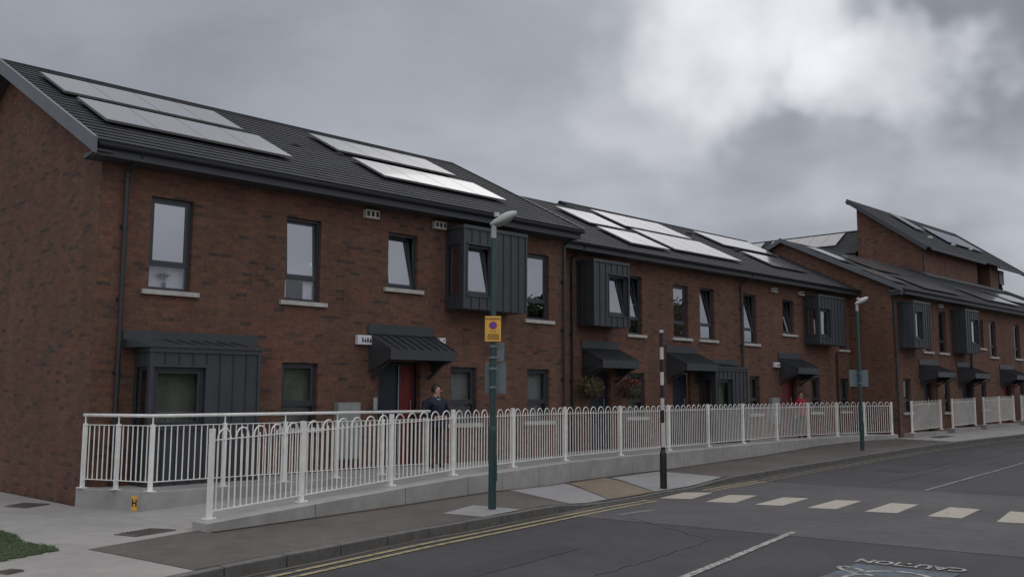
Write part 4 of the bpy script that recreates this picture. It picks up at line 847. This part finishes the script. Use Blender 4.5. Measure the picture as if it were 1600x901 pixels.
for y0, y1, n in ((23.9, 28.4, 5), (28.9, 31.8, 3)):
    for k in range(n):
        a, b = lerp(y0, y1, k/n)+.005, lerp(y0, y1, (k+1)/n)-.005; P = []
        for x, y in ((48.85, b), (48.85, a), (50.1, a), (50.1, b)): P.append(Vector((x, y, 9.35+(x-47.95)*.66)))
        nr = Vector((-.55, 0, .835)); mb = MB(); mb.hexa([p+nr*.04 for p in P], [p+nr*.09 for p in P]); M_ = mb.build('solar_panel', PFRAME, bC)
        mb = MB(); c = sum(P, Vector())/4; Q = [c+(p-c)*.965 for p in P]; mb.hexa([p+nr*.088 for p in Q], [p+nr*.094 for p in Q]); mb.build('cells', PANELM, M_)

# ------------------------------------------------------------------ street lamps and poles
def lamp(x, y, z, label, H=4.72, head=(.55, 0), detail=True):
    t = thing('street_lamp', label, 'street lamp', (x, y, z), 'green street lamps along the kerb')
    mb = MB(); mb.tube([(x, y, z), (x, y, z+1.25)], .064, 14); mb.tube([(x, y, z+1.25), (x, y, z+1.31)], [.064, .052], 14, False); mb.tube([(x, y, z+1.31), (x, y, z+H-.35)], [.052, .044], 14)
    mb.box(x-.035, x+.035, y-.070, y-.058, z+.45, z+.85); mb.build('post', GREEN, t, smooth=False)
    mb = MB(); mb.tube([(x, y, z+H-.35), (x, y, z+H-.12)], .045, 12); mb.build('spigot', LGREY, t)
    hx, hy = head; L = math.hypot(hx, hy); u = Vector((hx/L, hy/L, 0)); s = Vector((-u.y, u.x, 0)); base = Vector((x, y, z+H-.08)); K = .76
    mb = MB(); prof = [(-.08, .045, .05, -.04), (.0, .085, .09, -.035), (.12, .13, .135, -.02), (.26, .145, .145, .0), (.40, .12, .11, .03), (.50, .06, .05, .05)]; rings = []
    for d, hw, hh, dz in prof:
        c = base+(u*d+Vector((0, 0, dz+d*.30)))*K; hw *= K; hh *= K; ring = []
        for k in range(10):
            a = 2*math.pi*k/10; zz = math.sin(a)*hh*(1 if math.sin(a) > 0 else .55); ring.append(c+s*(math.cos(a)*hw)+Vector((0, 0, zz)))
        rings.append(ring)
    i0 = len(mb.v)
    for r_ in rings: mb.v += [tuple(p) for p in r_]
    for a in range(len(rings)-1):
        for k in range(10): mb.f.append((i0+a*10+k, i0+a*10+(k+1) % 10, i0+(a+1)*10+(k+1) % 10, i0+(a+1)*10+k)); mb.mi.append(0)
    mb.f.append(tuple(i0+k for k in range(10))[::-1]); mb.mi.append(0); mb.f.append(tuple(i0+(len(rings)-1)*10+k for k in range(10))); mb.mi.append(0)
    hd = mb.build('lantern', LGREY, t, smooth=True)
    mb = MB(); c = base+u*.05+Vector((0, 0, .09)); mb.tube([c, c+Vector((0, 0, .07))], .045, 10); mb.build('photocell', BOXW, hd)
    mb = MB(); rings = []
    for d, hw, hh, dz in prof[1:5]:
        c = base+(u*d+Vector((0, 0, dz+d*.30)))*K; rings.append([c+s*(math.cos(2*math.pi*k/10)*hw*.82*K)+Vector((0, 0, math.sin(2*math.pi*k/10)*hh*K*(.3 if k < 5 else .92))) for k in range(10)])
    for r_ in rings: mb.v += [tuple(p) for p in r_]
    for a in range(3):
        for k in range(10): mb.f.append((a*10+k, a*10+(k+1) % 10, (a+1)*10+(k+1) % 10, (a+1)*10+k)); mb.mi.append(0)
    mb.f.append(tuple(range(10))[::-1]); mb.mi.append(0); mb.f.append(tuple(30+k for k in range(10))); mb.mi.append(0)
    mb.build('lens', plain('lamp lens', (.17, .19, .17), .25), hd, smooth=True)
    return t
view = Vector((-.72, -.69, 0)).normalized(); side_ = Vector((.69, -.72, 0))
L1 = (10.95, 11.35, zs(10.95, 11.35)); lamp(*L1, 'green street lamp with a yellow parking notice, nearest the camera', head=(.69, -.55))
L2 = (29.35, 13.72, zs(29.35, 13.72)); lamp(*L2, 'green street lamp with a grey plate on it, further along the pavement', head=(.69, -.55))
def sign_plate(name, label, c, hw, hh, n, matl, post, zb=None, extra=None, back=None):
    n = Vector(n).normalized(); u = Vector((-n.y, n.x, 0)); t = thing(name, label, 'sign', c); mb = MB()
    plate(mb, Vector(c), u, UZ, n, hw, hh, .006); mb.build('plate', matl, t, bevel=.004); mb = MB(); p = Vector(post)
    for s in (-.6, .6):
        z = c[2]+s*hh; mb.tube([(p.x, p.y, z-.02), (p.x, p.y, z+.02)], .068, 12); mb.bar((p.x, p.y, z), (c[0], c[1], z), .03)
    mb.build('bracket', SIGNB, t); return t, u, n
c1 = Vector((L1[0], L1[1], 3.05))+view*.085
tS, u_, n_ = sign_plate('parking_sign', 'yellow warning notice with a blue no-parking roundel on the nearer green lamp post', tuple(c1), .13, .205, view, SIGNY, L1)
def txt(body, dz, size, matl, par, c, u, n, off2=0, lift=.008):
    M_ = Matrix((u, UZ, n)).transposed().to_4x4(); M_.translation = Vector(c)+UZ*dz+n*lift; return text_mesh('lettering', body, size, M_, matl, par, off_=off2)
txt('WARNING', .158, .052, INK, tS, c1, u_, n_, .001)
mb = MB()
def disc(mb, c, u, n, r, lift, k=24): 
    c = Vector(c)+n*lift; mb.quad(*[c+u*(r*math.cos(2*math.pi*i/k))+UZ*(r*math.sin(2*math.pi*i/k)) for i in range(k)])
disc(mb, c1+UZ*.055, u_, n_, .066, .0085); mb.build('roundel_rim', SRED, tS); mb = MB(); disc(mb, c1+UZ*.055, u_, n_, .053, .0095); mb.build('roundel', SBLUE, tS)
mb = MB(); a = c1+UZ*.055+n_*.0105; mb.bar(a+(-u_+UZ)*.038, a+(u_-UZ)*.038, .014, .002, n_); mb.build('roundel_bar', SRED, tS)
mb = MB()
random.seed(11)
for r_, (zz, wd) in enumerate(((-.045, .10), (-.095, .16), (-.128, .19), (-.162, .17))):
    xx = -wd/2
    while xx < wd/2:
        l = random.uniform(.008, .02); 
        if r_ == 0: l = .012
        c = c1+UZ*zz+u_*xx+n_*.009; mb.bar(c, c+u_*l, .018 if r_ else .02, .002, n_); xx += l+(.03 if r_ == 0 else .006)
mb.build('small_print', INK, tS)
c2 = Vector((L1[0], L1[1], 2.68))+side_*.12-view*.05; sign_plate('back_of_sign', 'narrow grey plate edge-on behind the nearer lamp post under the yellow notice', tuple(c2), .065, .15, view+side_*.4, SIGNB, L1)
c3 = Vector((L1[0], L1[1], 2.26))+side_*.04-view*.09; sign_plate('back_of_sign', 'square grey sign back strapped to the nearer green lamp post', tuple(c3), .17, .25, view+side_*.15, SIGNB, L1)
c4 = Vector((L2[0], L2[1], 2.50))-view*.09; sign_plate('back_of_sign', 'square grey sign back on the further green lamp post', tuple(c4), .30, .26, view, SIGNB, L2)
# far lamp at the right edge
L3 = (44.55, 13.17, zs(44.5, 13.2)); lamp(*L3, 'green street lamp cut off by the right edge of the photo, beyond the fence panels', head=(.69, -.55))
c5 = Vector((L3[0], L3[1], 3.15))+view*.085; tS3, u3, n3 = sign_plate('parking_sign', 'distant yellow notice on the lamp post at the right edge', tuple(c5), .16, .23, view, SIGNY, L3)
mb = MB(); disc(mb, c5+UZ*.04, u3, n3, .09, .009); mb.build('roundel', SRED, tS3); mb = MB(); disc(mb, c5+UZ*.04, u3, n3, .06, .0105); mb.build('roundel_centre', SBLUE, tS3)
# zebra crossing pole
bx, by = 16.81, 12.26; bz = zs(bx, by)
t = thing('crossing_pole', 'black and white banded zebra crossing pole standing in the pavement', 'crossing pole', (bx, by, bz))
mb = MB(); mb.tube([(bx, by, bz), (bx, by, bz+.72)], .074, 14); mb.tube([(bx, by, bz+.72), (bx, by, bz+.80), (bx, by, bz+.86)], [.074, .047, .047], 14); mb.build('base', BLACK, t)
zt = 3.33; zb_ = bz+.86; edges = [3.33, 3.03, 2.79, 2.52, 2.26, 1.98, 1.73, 1.45, 1.19, zb_]
# colours from the top: black, white, ...
edges = [3.30, 2.99, 2.735, 2.465, 2.19, 1.915, 1.665, 1.40, zb_]
for k, (a, b) in enumerate(zip(edges, edges[1:])):
    mb = MB(); mb.tube([(bx, by, b), (bx, by, a)], .040, 14); mb.build('band', BLACK if k % 2 == 0 else BWHITE, t)
mb = MB(); mb.tube([(bx, by, 3.30), (bx, by, 3.36)], .044, 14); mb.build('cap', BWHITE, t)

# ------------------------------------------------------------------ hanging baskets
def basket(x, z, Y, label, cols, seed, r=.24):
    random.seed(seed); yc = Y-.38; t = thing('hanging_basket', label, 'hanging basket', (x, yc, z))
    mb = MB(); mb.tube([(x, Y-.01, z+.55), (x, yc, z+.60), (x, yc, z+.52)], .012, 6)
    for k in range(3): a = 2.1*k; mb.tube([(x, yc, z+.52), (x+r*.8*math.cos(a), yc+r*.8*math.sin(a), z+.02)], .005, 4)
    mb.build('bracket', BLACK, t)
    mb = MB()
    for k in range(6): q = [(x+r*.8*math.cos(g)*math.sin(R(a)), yc+r*.8*math.sin(g)*math.sin(R(a)), z-r*.8*math.cos(R(a))) for a in (0, 30, 60, 90) for g in (k*1.05,)]; mb.tube(q, .008, 4)
    mb.ball((x, yc, z-.03), r*.72, r*.72, r*.6, 10, 6); mb.build('basket', SOIL, t)
    for nm, mt, cnt, sz, lo in (('foliage', LEAF, 420, .035, -1.1), *cols):
        mb = MB()
        for k in range(cnt):
            a = random.uniform(0, 6.28); e = random.uniform(lo, 1.2); rr = r*random.uniform(.65, 1.25); p = Vector((x+rr*math.cos(a)*math.cos(e), yc+rr*math.sin(a)*math.cos(e), z+.03+rr*math.sin(e)*.9))
            d = Vector((random.uniform(-1, 1), random.uniform(-1, 1), random.uniform(-1, 1))).normalized()*sz; e2 = d.cross(Vector((random.uniform(-1, 1), random.uniform(-1, 1), .3))).normalized()*sz
            mb.quad(p-d, p-e2*.6, p+d, p+e2*.6)
        mb.build(nm, mt, t)
basket(19.42, 2.12, Y2, 'hanging basket of orange and yellow flowers left of the dark door', (('petals', FLO, 45, .03, -.3), ('trailing_foliage', FLP, 120, .04, -1.3)), 5, .30)
basket(21.05, 2.10, Y2, 'hanging basket with bright red flowers right of the dark door', (('petals', FLR, 60, .035, .4), ('trailing_foliage', FLP, 140, .04, -1.3)), 6, .28)
# ornament in the first upstairs window
t = thing('potted_plant', 'small dark bushy pot plant standing inside the leftmost upstairs window', 'plant', (7.63, Y1+.19, 3.82))
mb = MB(); mb.tube([(7.63, Y1+.19, 3.82), (7.63, Y1+.19, 3.90)], [.03, .04], 10); mb.build('pot', BLACK, t); mb = MB(); mb.tube([(7.63, Y1+.19, 3.90), (7.63, Y1+.19, 4.0)], .012, 6); mb.build('stem', BARK, t)
mb = MB(); random.seed(2)
for k in range(220): p = Vector((7.60+random.gauss(0, .055), Y1+.18+random.gauss(0, .02), 4.03+random.gauss(0, .022))); d = Vector((random.uniform(-1, 1), random.uniform(-1, 1), random.uniform(-1, 1)))*.016; e2 = d.cross(UZ)*1.0; mb.quad(p-d, p-e2, p+d, p+e2)
mb.build('foliage', LEAFD, t)

# ------------------------------------------------------------------ people
def skin_mesh(name, V, E, Rr, mats, regions, parent, root=0, subdiv=2):
    me = bpy.data.meshes.new('tmp'); me.from_pydata(V, E, []); me.update(); o = bpy.data.objects.new('tmp', me); col.objects.link(o)
    md = o.modifiers.new('s', 'SKIN'); md.use_smooth_shade = True; sv = me.skin_vertices[0].data
    for i, r_ in enumerate(Rr): sv[i].radius = r_ if isinstance(r_, tuple) else (r_, r_); sv[i].use_root = (i == root)
    o.modifiers.new('d', 'SUBSURF').levels = subdiv; o.modifiers['d'].render_levels = subdiv
    dg = bpy.context.evaluated_depsgraph_get(); m2 = bpy.data.meshes.new_from_object(o.evaluated_get(dg)); bpy.data.objects.remove(o); m2.name = name
    m2.materials.clear()
    for q_ in mats: m2.materials.append(q_)
    for p in m2.polygons: p.material_index = regions(p.center); p.use_smooth = True
    b = bpy.data.objects.new(name, m2); col.objects.link(b); b.parent = parent; return b
def person(x, y, z, h, rotz, label, top, hair, leg=TROU, collar=True, arms='clasped', stride=.08, turn=0.0, g_=1.0):
    t = thing('person', label, 'person', (x, y, z)); t.rotation_euler = (0, 0, rotz); s = h/1.70
    V = []; E = []; Rr = []
    def v(p, r_, par=None):
        V.append(tuple(c*s for c in p)); Rr.append(tuple(q*s for q in r_) if isinstance(r_, tuple) else r_*s)
        if par is not None: E.append((par, len(V)-1))
        return len(V)-1
    pel = v((0, 0, .93), (.165*g_, .125*g_)); w_ = v((0, 0, 1.06), (.155*g_, .12*g_), pel); ch = v((.01, 0, 1.25), (.18*g_, .125*g_), w_); sh = v((0, 0, 1.38), (.15*g_, .09), ch)
    nk = v((.01, 0, 1.46), .052, sh); jw = v((.035, 0, 1.53), (.062, .072), nk); hd = v((.02, 0, 1.60), (.078, .092), jw); v((.012, 0, 1.665), (.06, .07), hd)
    for sg in (1, -1):
        hp = v((0, .09*sg, .86), .105, pel); kn = v((.03*sg*stride/.08, .10*sg, .48), .066, hp); an = v((.02*sg*stride/.08-.02, .105*sg, .10), .042, kn); hl = v((.02*sg-.01, .105*sg, .045), .042, an); v((.02*sg+.13, .115*sg, .035), (.045, .032), hl)
        so_ = v((0, .165*sg*g_, 1.36), .075, sh); el = v((-.03, .27*sg*g_, 1.10), .058*g_, so_)
        if arms == 'clasped': wr = v((.17, .12*sg, 1.03), .033, el); hn = v((.235, .05*sg, 1.03), .034, wr); tip = [(.27, .0+.01*sg, 1.0), (.275, .0+.012*sg, 1.02), (.275, .0+.014*sg, 1.04), (.265, .0+.014*sg, 1.06)]; th = (.235, .02*sg, 1.075)
        else: wr = v((.05, .27*sg, .86), .03, el); hn = v((.07, .265*sg, .78), .034, wr); tip = [(.09+.012*k, .265*sg, .70+.004*k) for k in range(4)]; th = (.10, .235*sg, .76)
        for k, q in enumerate(tip):
            b0 = Vector(V[hn])/s; q = Vector(q); md = b0.lerp(q, .6)+Vector((.008, 0, -.004+.010*(k-1.5))); a = v(tuple(md), .0105, hn); v(tuple(q+Vector((0, 0, .004*(k-1.5)))), .0085, a)
        v(th, .011, hn)
    def reg(c):
        zz = c.z/s; hand = (arms == 'clasped' and c.x/s > .19 and .9 < zz < 1.12) or (arms != 'clasped' and zz < .84 and abs(c.y/s) > .215)
        if hand or zz > 1.455: return 0
        if zz > .84: return 1
        return 2 if zz > .085 else 3
    skin_mesh('body', V, E, Rr, [SKIN, top, leg, SHOE], reg, t)
    M_ = Matrix.Translation((.012*s, 0, 0)) @ Matrix.Rotation(turn, 4, 'Z')
    # hair: cap over the back and crown
    def local(mb, name, m_, smooth=True, head=True):
        me = bpy.data.meshes.new(name); me.from_pydata([tuple((M_ if head else Matrix.Identity(4)) @ (Vector(q)*s)) for q in mb.v], [], mb.f); me.materials.append(m_); me.update()
        for p in me.polygons: p.use_smooth = smooth
        o = bpy.data.objects.new(name, me); col.objects.link(o); o.parent = t; return o
    mb = MB(); n1_, n2_ = 18, 12
    for a in range(n2_+1):
        th_ = math.pi*.68*a/n2_
        for b in range(n1_):
            ph = 2*math.pi*b/n1_; fx = math.cos(ph); rr = 1+.05*noise.noise(Vector((a*.7, b*.9, x)))
            lim = 1.0 if fx < .35 else .42; tt = th_*lim
            mb.v.append((-.002+.107*rr*math.sin(tt)*math.cos(ph), .088*rr*math.sin(tt)*math.sin(ph), 1.605+.112*rr*math.cos(tt)))
    for a in range(n2_):
        for b in range(n1_): mb.f.append((a*n1_+b, a*n1_+(b+1) % n1_, (a+1)*n1_+(b+1) % n1_, (a+1)*n1_+b)); mb.mi.append(0)
    ho = local(mb, 'hair', hair); sd = ho.modifiers.new('th', 'SOLIDIFY'); sd.thickness = .02*s; sd.offset = 1
    mb = MB(); mb.ball((.102, 0, 1.575), .017, .012, .022, 8, 6); local(mb, 'nose', SKIN)
    for sg in (1, -1):
        mb = MB(); mb.ball((.005, .081*sg, 1.575), .018, .008, .028, 8, 6); local(mb, 'ear', SKIN)
        mb = MB(); mb.ball((.088, .032*sg, 1.602), .008, .012, .006, 8, 6); local(mb, 'eye', HAIRM); mb = MB(); mb.ball((.094, 0, 1.535), .006, .022, .005, 8, 6); local(mb, 'mouth', plain('lips', (.3, .1, .09), .5))
    if collar:
        mb = MB(); mb.tube([(-.045, .05, 1.465), (.03, .062, 1.45), (.10, .025, 1.40), (.115, 0, 1.36)], .012, 6); mb.tube([(-.045, -.05, 1.465), (.03, -.062, 1.45), (.10, -.025, 1.40), (.115, 0, 1.36)], .012, 6); local(mb, 'collar', COLLAR, head=False)
    # jacket hem
    mb = MB(); k = 18
    for zz, g in ((.98, 1.0), (.80, 1.10)):
        for b in range(k): ph = 2*math.pi*b/k; mb.v.append((.150*g*g_*math.cos(ph), .190*g*g_*math.sin(ph), zz))
    for b in range(k): mb.f.append((b, (b+1) % k, k+(b+1) % k, k+b)); mb.mi.append(0)
    jo = local(mb, 'jacket_hem', top, head=False); sd = jo.modifiers.new('th', 'SOLIDIFY'); sd.thickness = .012
    return t
person(12.98, 15.12, T, 1.66, R(-92), 'person in a navy jacket with pale collar, hands clasped, by the nearer red door', NAVY, HAIRM, turn=R(40), g_=1.28)
person(30.5, 16.42, T, 1.55, R(-120), 'person in a red jacket mostly hidden behind the fence near the further red door', REDC, HAIRG, arms='down', collar=False)

# ------------------------------------------------------------------ trees
def tree_mesh(name, H, cr, n, seed, leafm, cz=.6, leaf=.16):
    random.seed(seed); mb = MB(); mb.tube([(0, 0, -.3), (.05, .02, H*.25), (-.04, .05, H*.5), (.03, 0, H*.8)], [H*.028, H*.022, H*.016, H*.006], 8)
    cl = []
    for k in range(16):
        a = random.uniform(0, 6.28); rr = cr*random.uniform(.25, .85); zc_ = H*random.uniform(.38, .92); tp = 1-abs(zc_/H-cz)*1.1
        cl.append((rr*math.cos(a)*tp, rr*math.sin(a)*tp, zc_, cr*random.uniform(.28, .5)))
    for c in cl: mb.tube([(0, 0, c[2]*.55), (c[0]*.5, c[1]*.5, c[2]*.8), (c[0], c[1], c[2])], [H*.01, H*.007, H*.003], 5)
    lf = MB()
    for k in range(n):
        c = random.choice(cl); p = Vector((random.gauss(0, 1), random.gauss(0, 1), random.gauss(0, .8))).normalized()*c[3]*random.uniform(.3, 1.1)+Vector(c[:3])
        d = Vector((random.uniform(-1, 1), random.uniform(-1, 1), random.uniform(-1, 1))).normalized()*leaf*random.uniform(.6, 1.2); e = d.cross(Vector((random.uniform(-1, 1), random.uniform(-1, 1), .3))).normalized()*leaf*.5
        lf.quad(p-d, p-e, p+d, p+e)
    return mb, lf
TM = {}
def tree(x, y, z, H, cr, seed, label, grp, n=5000, leafm=None, leaf=.16):
    t = thing('tree', label, 'tree', (x, y, z), grp); a, b = tree_mesh('t', H, cr, n, seed, leafm, leaf=leaf)
    for nm, m_, mt in (('trunk', a, BARK), ('crown', b, leafm or LEAFD)):
        me = bpy.data.meshes.new(nm); me.from_pydata(m_.v, [], m_.f); me.materials.append(mt); o = bpy.data.objects.new(nm, me); col.objects.link(o); o.parent = t
tree(124, 60.5, .8, 13.4, 5, 21, 'dark leafy tree far beyond the terraces at the right edge', None, 6000, leaf=.3)
OPP = [(4, -12, 6, 3.2), (12, -13, 5.6, 3), (20, -13.5, 6, 3.4), (27, -13, 5.5, 3.2), (34, -14, 7, 3.6), (43, -14, 7.6, 3.8), (50, -15, 8.0, 4), (58, -16, 8.6, 4.4), (68, -17, 9.4, 5)]
WORDS = ['smallest round', 'low', 'second low', 'third low', 'middle', 'taller', 'tall', 'very tall', 'tallest']
for i, (x, y, H, cr) in enumerate(OPP): tree(x, y, zr(x)+.1, H, cr, 40+i, f'{WORDS[i]} dark green tree across the road, mirrored in the windows', 'trees across the road', 7000 if x < 40 else 18000, leaf=.2)

mb = MB(); random.seed(9)
for k in range(26000):
    x = random.uniform(-12, 75); p = Vector((x, -10.5+random.gauss(0, .45), zr(x)+.1+random.uniform(0, 3.4)+.25*math.sin(x*1.3)))
    d = Vector((random.uniform(-1, 1), random.uniform(-1, 1), random.uniform(-1, 1))).normalized()*.16; e = d.cross(Vector((random.uniform(-1, 1), random.uniform(-1, 1), .3))).normalized()*.10; mb.quad(p-d, p-e, p+d, p+e)
hg = thing('hedge', 'long tall clipped green hedge across the road, mirrored in the ground floor windows', 'hedge', (30, -10.5, .1)); mb.build('foliage', LEAF, hg)
mb = MB()
for k in range(-12, 75, 3): mb.tube([(k, -10.5, zr(k)), (k+.1, -10.5, zr(k)+2.6)], .05, 5)
mb.box(-12, 75, -10.62, -10.38, 0, 2.9)
mb.build('stems', BARK, hg)
